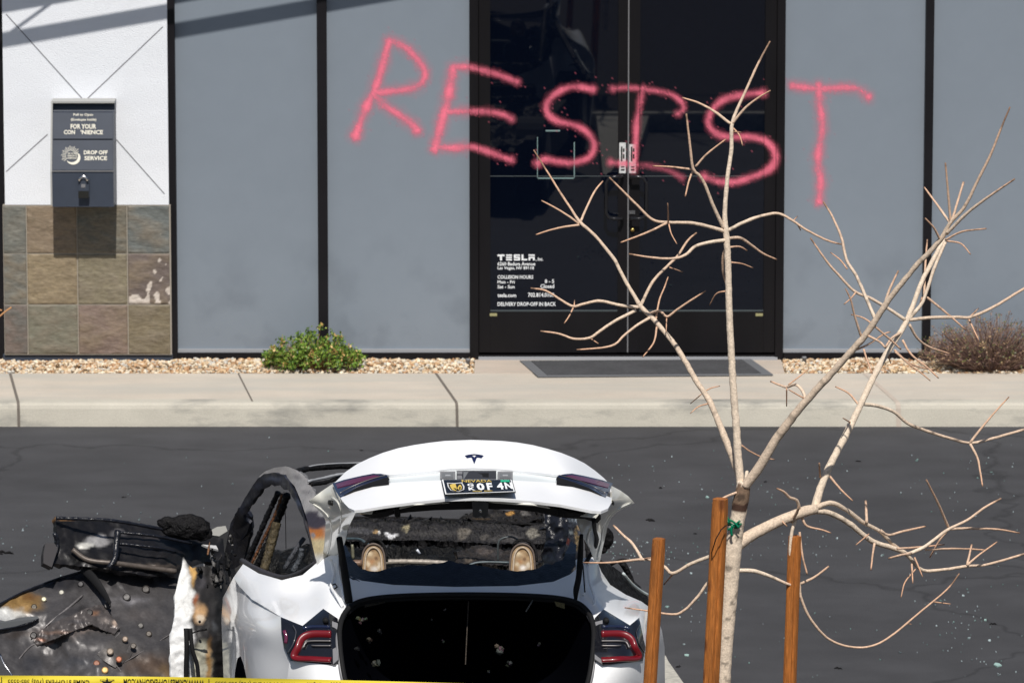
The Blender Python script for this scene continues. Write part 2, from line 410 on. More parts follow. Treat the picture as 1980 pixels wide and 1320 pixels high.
def stained_panel():
    m = M['panel']; nt = m.node_tree; L = nt.links.new; b = nt.nodes['Principled BSDF']; src = b.inputs['Base Color'].links[0].from_socket
    tc = N_(nt, 'ShaderNodeTexCoord'); sp = N_(nt, 'ShaderNodeSeparateXYZ'); L(tc.outputs['Object'], sp.inputs[0])
    n = N_(nt, 'ShaderNodeTexNoise'); n.inputs['Scale'].default_value = 3.2; n.inputs['Detail'].default_value = 8; L(tc.outputs['Object'], n.inputs['Vector'])
    # dusty scuffs low on the panel (real grime, highest near the ground)
    r = N_(nt, 'ShaderNodeMapRange'); r.inputs[1].default_value = .5; r.inputs[2].default_value = .75; r.inputs[3].default_value = 0; r.inputs[4].default_value = .55
    L(n.outputs[0], r.inputs[0])
    z = N_(nt, 'ShaderNodeMapRange'); z.inputs[1].default_value = .35; z.inputs[2].default_value = 1.0; z.inputs[3].default_value = 1; z.inputs[4].default_value = 0
    L(sp.outputs[2], z.inputs[0])
    mu = N_(nt, 'ShaderNodeMath', operation='MULTIPLY'); L(r.outputs[0], mu.inputs[0]); L(z.outputs[0], mu.inputs[1])
    mm = N_(nt, 'ShaderNodeMix', data_type='RGBA'); L(mu.outputs[0], mm.inputs[0]); L(src, mm.inputs[6]); mm.inputs[7].default_value = (.10, .115, .14, 1)
    L(mm.outputs[2], b.inputs['Base Color'])
stained_panel()

def glass():
    m = mat('dark_door_glass', (.0016, .0030, .0078), .015, spec=.5, ior=1.75)
    return m
M['glass'] = glass()

def spray():
    m = bpy.data.materials.new('spray_paint'); m.use_nodes = True; nt = m.node_tree; L = nt.links.new
    b = nt.nodes['Principled BSDF']; b.inputs['Roughness'].default_value = .55
    out = nt.nodes['Material Output']
    at = N_(nt, 'ShaderNodeAttribute', attribute_name='cover')
    tc = N_(nt, 'ShaderNodeTexCoord'); n = N_(nt, 'ShaderNodeTexNoise'); n.inputs['Scale'].default_value = 130; n.inputs['Detail'].default_value = 3
    L(tc.outputs['Object'], n.inputs['Vector'])
    r = N_(nt, 'ShaderNodeMapRange'); r.inputs[1].default_value = .3; r.inputs[2].default_value = .7; r.inputs[3].default_value = -.10; r.inputs[4].default_value = .10
    L(n.outputs[0], r.inputs[0])
    hv = N_(nt, 'ShaderNodeMath', operation='MULTIPLY'); L(at.outputs['Fac'], hv.inputs[0]); hv.inputs[1].default_value = 3; hv.use_clamp = True
    m1 = N_(nt, 'ShaderNodeMath', operation='MULTIPLY'); L(r.outputs[0], m1.inputs[0]); L(hv.outputs[0], m1.inputs[1])
    a = N_(nt, 'ShaderNodeMath', operation='ADD'); a.use_clamp = True; L(at.outputs['Fac'], a.inputs[0]); L(m1.outputs[0], a.inputs[1])
    b.inputs['Base Color'].default_value = (1.0, .20, .30, 1)
    t = N_(nt, 'ShaderNodeBsdfTransparent'); mx = N_(nt, 'ShaderNodeMixShader')
    L(a.outputs[0], mx.inputs[0]); L(t.outputs[0], mx.inputs[1]); L(b.outputs[0], mx.inputs[2]); L(mx.outputs[0], out.inputs[0])
    return m
M['spray'] = spray()

# ================================================================== SETTING
YW = 35.0                                     # plane of the grey panels
KERB = .14
def X(px, Y=YW): return P(px, 350, Y).x
def Z(py, Y=YW): return P(990, py, Y).z

m = MB(); m.add([(-400, -150, 0), (400, -150, 0), (400, 900, 0), (-400, 900, 0)], [(0, 1, 2, 3)])
m.build('road', M['asphalt'], kind='structure')

yk = 33.43; yb = 34.47
SK = math.tan(R(7.7))
def walk():
    m = MB()
    prof = [(yk - .004, -.02), (yk, .02), (yk + .012, .105), (yk + .02, .125), (yk + .038, .137), (yk + .07, KERB), (yk + .15, KERB), (yb, KERB)]
    xs = [X(p) for p in range(-1400, 3400, 40)]
    vs_ = [(x, y + .004 * noise.noise(Vector((x * 1.3, y, 0))), z) for x in xs for y, z in prof]; n = len(prof)
    fs = [(i * n + j, i * n + j + 1, (i + 1) * n + j + 1, (i + 1) * n + j) for i in range(len(xs) - 1) for j in range(n - 1)]
    fs = [tuple(reversed(f)) for f in fs]
    m.add(vs_, fs)
    m.mi = [0 if (k % (n - 1)) < 6 else 1 for k in range(len(fs))]
    # joints, slightly skewed to the kerb
    for px in (-790, -400, 36, 884, 1738, 2140, 2550):
        x = P(px, 790, yk).x
        for j in range(n - 1):
            (y0, z0), (y1, z1) = prof[j], prof[j + 1]
            e = .0022; wd = .0085 if px != 1738 else .014
            mi_ = 2 if px != 1738 else 3
            a = x - SK * (y0 - yk); b = x - SK * (y1 - yk)
            m.add([(a - wd, y0 - e, z0 + e), (a + wd, y0 - e, z0 + e), (b + wd, y1 - e, z1 + e), (b - wd, y1 - e, z1 + e)], [(0, 1, 2, 3)], mi_)
    for px in (490,):
        x = P(px, 775, yk).x
        for j in range(5, n - 1):
            (y0, z0), (y1, z1) = prof[j], prof[j + 1]; e = .0022
            a = x - SK * (y0 - yk); b = x - SK * (y1 - yk)
            m.add([(a - .005, y0, z0 + e), (a + .005, y0, z0 + e), (b + .005, y1, z1 + e), (b - .005, y1, z1 + e)], [(0, 1, 2, 3)], 2)
    return m.build('sidewalk', [M['kerb'], M['walk'], M['joint'], M['apron']], kind='structure')
walk()
ad0, ad1 = X(918), X(1512)
m = MB(); m.box(ad0, ad1, yb - .0, YW + .05, .05, KERB + .004)
m.box(X(925), X(1505), YW - .075, YW + .03, KERB + .004, KERB + .02, 1)
m.build('entrance_path', [M['apron'], M['sill']], kind='structure')

# planter behind and beside the parked car (where the tree grows)
m = MB()
fin = [(.74, 23.1), (.74, 26.9), (PG(1283, 1266, .1).x, PG(1283, 1266, .1).y + .1), (PG(1322, 1320, .12).x, PG(1322, 1320, .12).y), (PG(1660, 1700, .12).x, 23.6), (9, 23.1)]
_a, _b, _c = PG(1288, 1277, .13), PG(1322, 1320, .13), PG(1440, 1462, .13)
fin = [(.70, 23.1), (.70, _a.y), (_a.x, _a.y + .12), (_a.x + .01, _a.y), (_b.x, _b.y), (_c.x, _c.y), (_c.x + .1, 23.1)]
bm = bmesh.new(); vs_ = [bm.verts.new((x, y, -.02)) for x, y in fin]; f = bm.faces.new(vs_)
r_ = bmesh.ops.extrude_face_region(bm, geom=[f]); 
for v in r_['geom']:
    if isinstance(v, bmesh.types.BMVert): v.co.z = .13
bmesh.ops.recalc_face_normals(bm, faces=bm.faces); m.bm(bm); bm.free()
m.box(-12, 12, 23.0, 23.12, -.02, .15, 0)
m.build('planter_kerb', M['planterkerb'], kind='structure')
m = MB(); m.box(-30, 30, -12, 22.99, -.05, .10); m.build('planter_bed', M['groundcover'], kind='structure')
m = MB(); m.box(X(-1400), ad0, yb - .0005, YW + .1, 0, .118); m.box(ad1, X(3400), yb - .0005, YW + .1, 0, .118)
m.build('soil_bed', mat('gravel_fines', (.42, .33, .22), .95, nscale=40, namt=.3), kind='structure')

def pebbles():
    m = MB(); rnd = random.Random(3)
    ico = bmesh.new(); bmesh.ops.create_icosphere(ico, subdivisions=1, radius=1)
    bv = [v.co.copy() for v in ico.verts]; bf = [[v.index for v in f.verts] for f in ico.faces]; ico.free()
    cols = [(230, 214, 188), (214, 188, 150), (238, 224, 200), (196, 160, 122), (205, 180, 150), (222, 205, 180), (180, 140, 104), (200, 195, 185)]
    for x0, x1 in ((X(-420), ad0 - .01), (ad1 + .01, X(2400))):
        n = int((x1 - x0) * .55 / (.0195 ** 2) * 1.0)
        for i in range(n):
            x = rnd.uniform(x0, x1); y = rnd.uniform(yb + .01, YW - .01); r = rnd.uniform(.006, .0165)
            e = 0.0
            z = .122 + rnd.uniform(0, .018) + .015 * noise.noise(Vector((x * 2, y * 4, 0))) + .03 * max(0, 1 - abs(y - 34.78) / .3) * .6
            c = lin(rnd.choice(cols)); q = rnd.uniform(.75, 1.05); c = tuple(t * q for t in c)
            a = rnd.uniform(0, 6.28); ca, sa = math.cos(a), math.sin(a); sx, sy, sz = rnd.uniform(.8, 1.5), rnd.uniform(.7, 1.1), rnd.uniform(.5, .9)
            vs_ = []
            for v in bv:
                j = 1 + rnd.uniform(-.18, .18); px, py, pz = v.x * sx * j, v.y * sy * j, v.z * sz * j
                vs_.append((x + r * (px * ca - py * sa), y + r * (px * sa + py * ca), z + r * pz))
            m.add(vs_, bf, 0, c)
    m.build('gravel', M['stone'], kind='stuff', label='cream and tan decorative gravel along the foot of the wall', category='gravel') if False else \
        tag(m.build('gravel', M['stone']), 'cream and tan decorative gravel along the foot of the wall', 'gravel', kind='stuff')
pebbles()

# ================================================================== BUILDING
bld = empty('building', (0, YW + .3, 0), label='commercial building front with white stucco, slate tiles and grey panels between dark mullions', cat='building')
ZT = 4.6
m = MB(); m.box(X(-1500), X(3500), YW + .12, YW + .5, 0, ZT); m.build('wall', M['frame'], bld)
YS = YW - .105                                 # stucco stands proud of the panels
m = MB(); m.box(X(9, YS), X(326, YS), YS, YW + .1, Z(396, YS), ZT)
m.build('stucco_wall', M['stucco'], bld)
m = MB()
for x0, y0, x1, y1 in ((12, 28, 158, 190), (170, 190, 315, 52), (12, 332, 92, 260), (222, 267, 318, 375)):
    a, b = P(x0, y0, YS - .0015), P(x1, y1, YS - .0015); d = (b - a).normalized(); n = Vector((d.z, 0, -d.x)) * .0032
    m.add([a - n, b - n, b + n, a + n], [(0, 1, 2, 3)])
m.split('reveal_joint', M['reveal'], bld)
# slate tiles
m = MB(); YT = YW - .115
m.box(X(4, YT), X(329, YT), YT + .006, YW + .1, Z(686, YT), Z(397, YT), 1)
tc_ = [[(112, 110, 102), (128, 113, 95), (114, 106, 92), (100, 104, 102)],
       [(108, 107, 100), (136, 122, 98), (124, 116, 96), (104, 93, 88)],
       [(110, 99, 92), (114, 112, 98), (122, 106, 97), (118, 108, 88)]]
xs_ = [5, 49.5, 147.5, 244.5, 327]; ys_ = [397.5, 490.5, 589, 685]
for r in range(3):
    for c in range(4):
        x0, x1 = X(xs_[c] + (.9 if c else 0), YT), X(xs_[c + 1] - .9, YT); z0, z1 = Z(ys_[r + 1] - .9, YT), Z(ys_[r] + .9, YT)
        nx = nz = 34; base = lin(tc_[r][c]); alt = lin(random.choice([(128, 114, 94), (92, 98, 95), (122, 112, 98)])); sd = r * 7 + c * 3.1
        vs_, fs = [], []; cs = []
        for i in range(nx + 1):
            for k in range(nz + 1):
                x = x0 + (x1 - x0) * i / nx; z = z0 + (z1 - z0) * k / nz
                q = noise.noise(Vector((x * 6 + sd + z * 4, sd, z * 9 - x * 3))) + .6 * noise.noise(Vector((x * 16 + z * 9, sd, z * 24)))
                edge = 0 if 0 < i < nx and 0 < k < nz else .004
                vs_.append((x, YT - .006 * q * (edge == 0) + edge, z))
                t = min(1, max(0, q * 1.0 + .3)) * .7; cc = [a * (1 - t) + b * t for a, b in zip(base, alt)]
                if (r, c) == (1, 3):
                    lo = (z - z0) / (z1 - z0); g = noise.noise(Vector((x * 22, 3, z * 16))) + .10 - lo * 1.1
                    if g > 0 or (lo > .45 and x > x1 - .10 and noise.noise(Vector((x * 30, 1, z * 20))) > .42): cc = lin((196, 186, 176))
                if r == 0 and c == 3 and noise.noise(Vector((x * 25, 9, z * 18))) > .62: cc = [v * 1.5 for v in cc]
                cs.append(tuple(cc))
        for i in range(nx):
            for k in range(nz):
                a = i * (nz + 1) + k; fs.append((a, a + nz + 1, a + nz + 2, a + 1))
        m.add(vs_, fs); m.c[-len(cs):] = cs
m.build('slate_cladding', [M['slate'], M['grout']], bld)
m = MB(); m.box(X(0, YT), X(330, YT), YT + .02, YW + .1, .05, Z(686.5, YT)); m.build('base_trim', M['boxm'], bld)
# grey panels
for a, b in ((340, 614), (633, 908), (1517, 1787), (1803, 2140), (2158, 2480), (-330, -10), (-680, -350), (-1030, -700), (2500, 2850)):
    m = MB(); m.box(X(a - 3), X(b + 3), YW, YW + .06, Z(677), ZT)
    m.build('wall_panel', M['panel'], bld)
    m = MB(); m.box(X(a - 1), X(b + 1), YW - .022, YW + .03, Z(680), Z(674)); m.build('sill_strip', M['sill'], bld)
for a, b in ((-10, 9.5), (326, 340), (614, 633), (1787, 1803), (2140, 2158), (2480, 2500), (-350, -330), (-700, -680), (-1050, -1030), (2850, 2870)):
    m = MB(); yf = YW - .055 if a != 326 else YW - .075
    m.box(X(a, yf), X(b, yf), yf, YW + .1, .05, ZT, bev=.003); m.build('mullion', M['frame'], bld)
for a, b in ((340, 614), (633, 908), (1517, 1787), (1803, 2140), (2158, 2480), (-330, -10)):
    m = MB(); m.box(X(a) + .001, X(b) - .001, YW - .045, YW + .05, .05, Z(680), bev=.003); m.build('base_rail', M['frame'], bld)
# door frame
YF = YW - .06; YD = YW - .035; YG = YW - .005
zt = 2.75
m = MB()
m.box(X(908, YF), X(925, YF), YF, YW + .1, KERB + .004, zt, bev=.003)
m.box(X(1501, YF), X(1517, YF), YF, YW + .1, KERB + .004, zt, bev=.003)
m.box(X(925, YF) , X(1501, YF) , YF + .002, YW + .1, zt - .08, zt)
m.box(X(925, YF) , X(1501, YF) , YF + .02, YW + .1, Z(690), Z(683.5))
m.build('door_frame', M['doorframe'], bld)
m = MB(); m.box(X(908), X(1517), YW, YW + .06, zt + .003, ZT); m.build('wall_panel', M['panel'], bld)
def door(x0, x1, g0, g1, first):
    m = MB(); zb, ztop, zg = Z(681.5, YD), zt - .085, Z(603, YD)
    m.box(X(x0, YD), X(g0, YD), YD, YD + .05, zb, ztop, bev=.002)
    m.box(X(g1, YD), X(x1, YD), YD, YD + .05, zb, ztop, bev=.002)
    m.box(X(g0, YD) + .0005, X(g1, YD) - .0005, YD + .0015, YD + .05, zb, zg)
    m.box(X(g0, YD) + .0005, X(g1, YD) - .0005, YD + .0015, YD + .05, ztop - .07, ztop)
    d = m.build('door', M['doorframe'], bld)
    m = MB(); m.box(X(g0, YG) - .004, X(g1, YG) + .004, YG, YG + .008, zg - .005, ztop - .06); m.build('glass_pane', M['glass'], d)
    m = MB(); m.box(X(g0, YG), X(g1, YG), YG - .008, YG - .0005, zg + .0005, zg + .008); m.build('glazing_bead', M['crossline'], d)
    m = MB(); m.box(X(g0, YG), X(g1, YG), YG - .0022, YG - .0008, Z(341.2, YG), Z(340, YG)); m.build('push_bar_edge', M['crossline'], d)
    hx0, hx1 = (1172, 1203) if first else (1219, 1250)
    hy0, hy1 = 342, 423; yo = YD - .055
    sgn = 1 if first else -1; far, near = (hx0, hx1) if first else (hx1, hx0)
    pts = []
    A = lambda px, py, y: P(px, py, y)
    pts = [A(near, hy0, YD), A(near, hy0, yo)]
    path = [A(near, hy0, YD + .005), A(near, hy0, YD - .03), A(near - sgn * 3, hy0, yo), A(near - sgn * 16, hy0, yo), A(far + sgn * 6, hy0 + 2, yo), A(far, hy0 + 12, yo), A(far, hy1 - 12, yo), A(far + sgn * 6, hy1 - 2, yo), A(near - sgn * 16, hy1, yo), A(near - sgn * 3, hy1, yo), A(near, hy1, YD - .03), A(near, hy1, YD + .005)]
    m = MB(); m.tube(path, .0105, 10); m.build('handle', mat('handle_metal', (.03, .03, .034), .22, .6), d, smooth=True)
    return d
d1 = door(926, 1213.5, 948, 1195, True)
d2 = door(1216, 1500, 1237, 1478, False)
m = MB(); m.box(X(1213.6, YD), X(1215.8, YD), YD + .004, YD + .03, Z(681, YD), zt - .09); m.build('weather_strip', M['applique'], d1)
# stickers above the handles
for px, d in ((1197.5, d1), (1216.8, d2)):
    m = MB(); a, b = P(px, 276 if d is d1 else 279, YD - .0015), P(px + 12.5, 335, YD - .0015)
    m.add([(a.x, a.y, b.z), (b.x, a.y, b.z), (b.x, a.y, a.z), (a.x, a.y, a.z)], [(0, 1, 2, 3)])
    for k, (u0, v0, u1, v1) in enumerate(((3, 6, 6, 34), (7, 9, 10, 16), (7, 20, 10, 29), (3, 44, 10, 46), (3, 49, 10, 52))):
        q = rectq(px + u0, 278 + v0, px + u1, 278 + v1, YD - .0032); m.add(q, [(3, 2, 1, 0)], 1)
    m.build('push_sticker', [M['sticker'], M['ink']], d)
m = MB(); q = rectq(1216, 407, 1228, 414, YD - .004); m.add(q, [(3, 2, 1, 0)]); m.build('lock_plate', M['chrome'], d2)
m = MB(); c = P(1223, 444, YD - .006); m.tube([c + Vector((0, .006, 0)), c - Vector((0, .012, 0))], [.014, .012], 12); m.build('lock_cylinder', M['brass'], d2, smooth=True)
for px, d in ((947, d1), (1461, d2)):
    m = MB(); m.add(rectq(px, 605.5, px + 14, 611, YD - .0012), [(3, 2, 1, 0)]); m.build('hinge_tag', M['tag'], d)
# taped outline on left pane
m = MB(); yy = YG - .0015
for x0, y0, x1, y1 in ((1038.5, 265, 1040, 346), (1109.5, 275, 1111.5, 346), (1038.5, 343.5, 1111.5, 346), (1055, 251.5, 1083, 254.5)):
    m.add(rectq(x0, y0, x1, y1, yy), [(3, 2, 1, 0)])
m.build('taped_outline', M['teal'], d1)
# lettering on left pane
m = MB(); yy = YG - .0018
def T(s, x0, y0, x1, y1, b=.02):
    q = MB(); text_quad(q, s, rectq(x0, y0, x1, y1, yy), b); q.build('text_line', M['white'], d1)
def bars(L):
    for x0, y0, x1, y1 in L: m.add(rectq(x0, y0, x1, y1, yy), [(3, 2, 1, 0)])
y0, y1 = 492, 503.5
bars([(962, y0, 975.5, y0 + 3.4), (966.8, y0 + 3.4, 970.6, y1),
      (978.5, y0, 990, y0 + 2.8), (978.5, y0 + 4.4, 990, y0 + 7.2), (978.5, y1 - 2.8, 990, y1),
      (993.5, y0, 1005.5, y0 + 2.8), (993.5, y0 + 2.8, 996.8, y0 + 4.4), (993.5, y0 + 4.4, 1005.5, y0 + 7.2), (1002.2, y0 + 7.2, 1005.5, y1 - 2.8), (993.5, y1 - 2.8, 1005.5, y1),
      (1008.5, y0, 1012, y1), (1012, y1 - 3, 1019.5, y1),
      (1022, y0, 1034, y0 + 2.8), (1022, y0 + 4.6, 1034, y0 + 7.4), (1022, y0 + 7.4, 1025.4, y1), (1030.6, y0 + 7.4, 1034, y1)])
T(', Inc.', 1036, 497.5, 1050, 505)
T('6260 Badura Avenue', 962, 506.5, 1035, 513.5); T('Las Vegas, NV 89118', 962, 515, 1032.5, 522.5)
T('COLLISION HOURS', 962, 532, 1031, 539); T('Mon - Fri', 962, 542, 995, 548); T('Sat - Sun', 962, 551, 995, 557.5)
T('8 - 5', 1053.5, 540, 1071.5, 547.5); T('Closed', 1045, 549.5, 1071.5, 557)
T('tesla.com', 962, 567, 998, 574.5); T('702.814.0100', 1021, 566, 1071.5, 574)
T('DELIVERY DROP-OFF IN BACK', 962, 584, 1075, 591.5)
m.build('door_lettering', M['white'], d1)

# canopy frame above the picture: throws the slanting bands of shade
can = empty('canopy_frame', P(300, -200, YW), label='steel canopy outrigger bars fixed to the wall above the stucco', cat='canopy')
def onto(px, py, Y, h):
    s = P(px, py, Y); t = (h - s.z) / sdir.z; return s + sdir * t
def bar(pts, Yp, h, half, nm):
    m = MB(); A = onto(*pts[0], Yp, h); B = onto(*pts[1], Yp, h); m.tube([A, B], half * 1.414, 4); m.build(nm, M['frame'], can)
bar(((-500, 206), (1500, -142)), YW, 3.55, .026, 'beam')
bar(((-900, 209), (1500, -210)), YW, 3.55, .026, 'beam')
bar(((-20, 134), (180, -11)), YW, 3.56, .0065, 'brace')
m = MB(); B = onto(1500, -142, YW, 3.55); m.box(B.x - .1, B.x + .1, B.y - .1, YW + .1, 3.4, 3.7); m.build('bracket', M['frame'], can)

# drop box
yb0 = YW - .388; yw = YS
box = empty('drop_box', P(158, 300, yw), label='blue grey night drop box with ivory lettering mounted on the white stucco', cat='drop box')
def YB(py): return yb0 + max(0, (331 - py) / 131.0) * .125
def bq(ax, ay, bx, by, o=0.0): return [P(ax, ay, YB(ay) - o), P(bx, ay, YB(ay) - o), P(bx, by, YB(by) - o), P(ax, by, YB(by) - o)]
def bslab(m, ax, ay, bx, by, o0, o1, mi=0):
    A, B = bq(ax, ay, bx, by, o1), bq(ax, ay, bx, by, o0)
    m.add(A + B, [(3, 2, 1, 0), (4, 5, 6, 7), (0, 1, 5, 4), (1, 2, 6, 5), (2, 3, 7, 6), (3, 0, 4, 7)], mi)
m = MB(); A = bq(101, 200, 219.5, 331); L_ = bq(101, 331, 219.5, 400)
sec = [(p.y, p.z) for p in (A[0], A[3], L_[3])]
zt_ = A[0].z
prof = [(yw + .02, zt_), (sec[0][0] + .05, zt_), (P(160, 217, YB(217)).y + .045, P(160, 217, YB(217)).z), (P(160, 217, YB(217)).y + .008, P(160, 217, YB(217)).z - .004), (sec[1][0] + .002, sec[1][1]), (sec[1][0], sec[1][1]), (yb0, sec[2][1]), (yw + .02, sec[2][1])]
xa, xb = X(101, yb0), X(219.5, yb0); n = len(prof)
m.add([(xa, y, z) for y, z in prof] + [(xb, y, z) for y, z in prof], [tuple(range(n)), tuple(range(2 * n - 1, n - 1, -1))] + [(k, k + n, (k + 1) % n + n, (k + 1) % n) for k in range(n)])
m.build('housing', M['boxm'], box)
m = MB(); bslab(m, 102.5, 218, 218, 268.5, -.002, .010); m.build('flap', M['boxm'], box)
m = MB(); bslab(m, 102.5, 271, 218, 329, -.002, .006); m.build('logo_panel', M['boxm'], box)
m = MB(); yt_ = sec[0][0]
pr = [(yw, zt_ + .012), (yt_ - .004, zt_ + .012), (sec[1][0] - .004, sec[1][1]), (yb0 - .004, sec[2][1] + .01), (yw, sec[2][1] + .01)]
for a, b in ((xa - .011, xa - .0005),):
    n = len(pr); m.add([(a, y, z) for y, z in pr] + [(b, y, z) for y, z in pr], [tuple(range(n)), tuple(range(2 * n - 1, n - 1, -1))] + [(k, k + n, (k + 1) % n + n, (k + 1) % n) for k in range(n)])
m.box(xa, xb + .003, yt_ - .004, yw, zt_ + .001, zt_ + .012); m.build('pale_frame', M['boxedge'], box)
m = MB(); m.box(xa, xb, yb0 - .006, yb0 - .0005, P(160, 332, yb0).z, P(160, 329.8, yb0).z); m.build('ledge', M['applique'], box)
def T(s, a, b, c, d, bo=.02, y=.012):
    q = MB(); text_quad(q, s, bq(a, b, c, d, y), bo); q.build('text_line', M['ivory'], box)
T('Pull to Open', 142, 219.5, 180, 225.5); T('(Envelopes Inside)', 137, 229, 186, 235)
T('FOR YOUR', 136.5, 240, 186, 249.5, .03); T('CON', 123.5, 251.5, 145, 260, .03); T("'NIENCE", 156, 251.5, 199, 260, .03)
T('DROP OFF', 162, 291, 208, 299, .03, .008); T('SERVICE', 163, 302, 207, 310, .03, .008)
m = MB(); cx, cy = 138, 301
def bp_(x, y, o=.008): return P(x, y, YB(y) - o)
for k in range(15):
    a = R(28 + k * 13.5); r0, r1 = 9, 17 + (2 if k % 2 else 0)
    m.add([bp_(cx + math.cos(a - .05) * r0 - 1, cy - math.sin(a - .05) * r0), bp_(cx + math.cos(a + .05) * r0 - 1, cy - math.sin(a + .05) * r0), bp_(cx + math.cos(a + .03) * r1 - 1, cy - math.sin(a + .03) * r1), bp_(cx + math.cos(a - .03) * r1 - 1, cy - math.sin(a - .03) * r1)], [(0, 1, 2, 3)])
mo = []; mi_ = []
for k in range(17):
    a = R(-140 + k * 170 / 16); mo.append(bp_(141.5 + math.cos(a) * 14, 305 - math.sin(a) * 13.5, .010)); mi_.append(bp_(138.5 + math.cos(a) * 12.6, 302 - math.sin(a) * 12, .010))
m.add(mo + mi_, [(k, k + 1, 17 + k + 1, 17 + k) for k in range(16)])
m.build('sun_and_moon_logo', M['ivory'], box)
for k, t in enumerate(('24 HOUR', 'NIGHT', 'DEPOSIT')): T(t, 131, 295 + k * 4.6, 150, 298.4 + k * 4.6, .02, .011)
m = MB(); yl = yb0 - .05
a, b = P(151, 346, yl), P(172, 372, yl); m.box(a.x, b.x, yl + .01, yb0, P(160, 383, yl).z, P(160, 348, yl).z, bev=.004)
m.build('lock_box', M['boxm'], box)
m = MB(); c = P(161, 346, yl); m.tube([P(153, 350, yl), P(154.5, 344, yl), P(161, 340.5, yl), P(167.5, 344, yl), P(169, 350, yl)], .008, 8); m.build('shackle', M['chrome'], box, smooth=True)
m = MB(); m.add(rectq(151.5, 369.5, 171.5, 383, yl + .0075), [(3, 2, 1, 0)]); m.build('keypad', M['ink'], box)
m = MB(); m.add(rectq(157, 356, 165, 363, yl + .0075), [(3, 2, 1, 0)]); m.build('dial', M['applique'], box)

# door mat
mt = empty('door_mat', PG(1250, 712, KERB), label='wide dark rubber mat lying in front of the double doors', cat='door mat')
TLm, TRm, BRm, BLm = PG(1005, 697, .15), PG(1453, 694.5, .15), PG(1495, 724, .15), PG(1040, 727.5, .15)
def quadbox(m, q, z0, z1, mi=0):
    vs_ = [(p.x, p.y, z0) for p in q] + [(p.x, p.y, z1) for p in q]
    m.add(vs_, [(0, 1, 2, 3), (7, 6, 5, 4), (0, 4, 5, 1), (1, 5, 6, 2), (2, 6, 7, 3), (3, 7, 4, 0)], mi)
m = MB(); quadbox(m, [TLm, TRm, BRm, BLm], KERB + .005, KERB + .011); m.build('mat_border', M['matedge'], mt)
li = lambda a, b, t: a * (1 - t) + b * t
i1, i2, i3, i4 = li(TLm, TRm, .045), li(TLm, TRm, .955), li(BLm, BRm, .955), li(BLm, BRm, .045)
m = MB(); quadbox(m, [li(i1, i4, .05), li(i2, i3, .05), li(i2, i3, .93), li(i1, i4, .93)], KERB + .006, KERB + .0145); m.build('mat_pile', M['mat'], mt)

for i, (px, py, lb) in enumerate(((905, 706, 'small grey sprinkler head in the gravel left of the door mat'), (1555, 702, 'small grey sprinkler head in the gravel right of the door mat'))):
    p = PG(px, py, KERB); m = MB()
    m.tube([(p.x, p.y, KERB - .03), (p.x, p.y, KERB + .03), (p.x, p.y, KERB + .034)], [.013, .013, .018], 12)
    m.tube([(p.x, p.y, KERB + .034), (p.x, p.y, KERB + .042)], [.018, .012], 12)
    tag(m.build('sprinkler_head' if i == 0 else 'sprinkler_head.001', M['applique'], smooth=True), lb, 'sprinkler', 'sprinkler heads in the gravel')

# ------------------------------------------------------------------ graffiti
GR = [[[(752, 82), (742, 118), (730, 160), (718, 186), (701, 225), (688, 262)], [(752, 80), (775, 86), (800, 107), (818, 130), (822, 146), (811, 164), (785, 173), (745, 178), (722, 180)], [(722, 182), (745, 205), (775, 224), (798, 242), (806, 252)]],
      [[(877, 130), (872, 160), (866, 192), (858, 222), (849, 255), (842, 286)], [(876, 130), (905, 130), (940, 138), (970, 147), (1000, 159)], [(866, 216), (905, 215), (950, 217), (975, 223), (989, 230)], [(842, 285), (880, 286), (910, 284), (940, 292), (970, 303), (988, 309)]],
      [[(1146, 173), (1110, 168), (1080, 178), (1058, 199), (1060, 221), (1080, 235), (1110, 242), (1135, 256), (1149, 281), (1139, 304), (1110, 314), (1080, 313), (1055, 308), (1040, 316)]],
      [[(1185, 172), (1215, 170), (1255, 174), (1295, 182), (1316, 196), (1322, 210), (1311, 220)], [(1243, 172), (1239, 195), (1232, 235), (1229, 280), (1225, 328)], [(1181, 314), (1195, 316), (1230, 318), (1268, 323), (1298, 332), (1318, 344)]],
      [[(1474, 180), (1440, 183), (1400, 193), (1377, 214), (1370, 238), (1383, 257), (1410, 265), (1450, 265), (1480, 273), (1496, 290), (1499, 310), (1485, 329), (1455, 342), (1420, 352), (1390, 351), (1362, 342)]],
      [[(1532, 166), (1560, 170), (1590, 172), (1630, 170), (1658, 172), (1679, 187)], [(1583, 166), (1585, 200), (1590, 245), (1582, 305), (1587, 350), (1584, 390)]]]
SW = {(0, 0): 1.25, (0, 2): 1.1, (1, 0): 1.55, (1, 1): .95, (1, 2): .9, (1, 3): 1.0, (3, 0): .75, (3, 1): .95, (3, 2): .9, (5, 0): .95, (5, 1): 1.15}
GW = [1.0, 1.0, 1.1, .95, 1.15, .95]
STRIPS = [(600, 908, YW), (908, 925, YF), (926, 948, YD), (948.5, 1194.5, YG), (1195, 1213.5, YD), (1216, 1236.5, YD), (1237.5, 1477.5, YG), (1478, 1500, YD), (1501, 1516.5, YF), (1517.5, 1786, YW)]
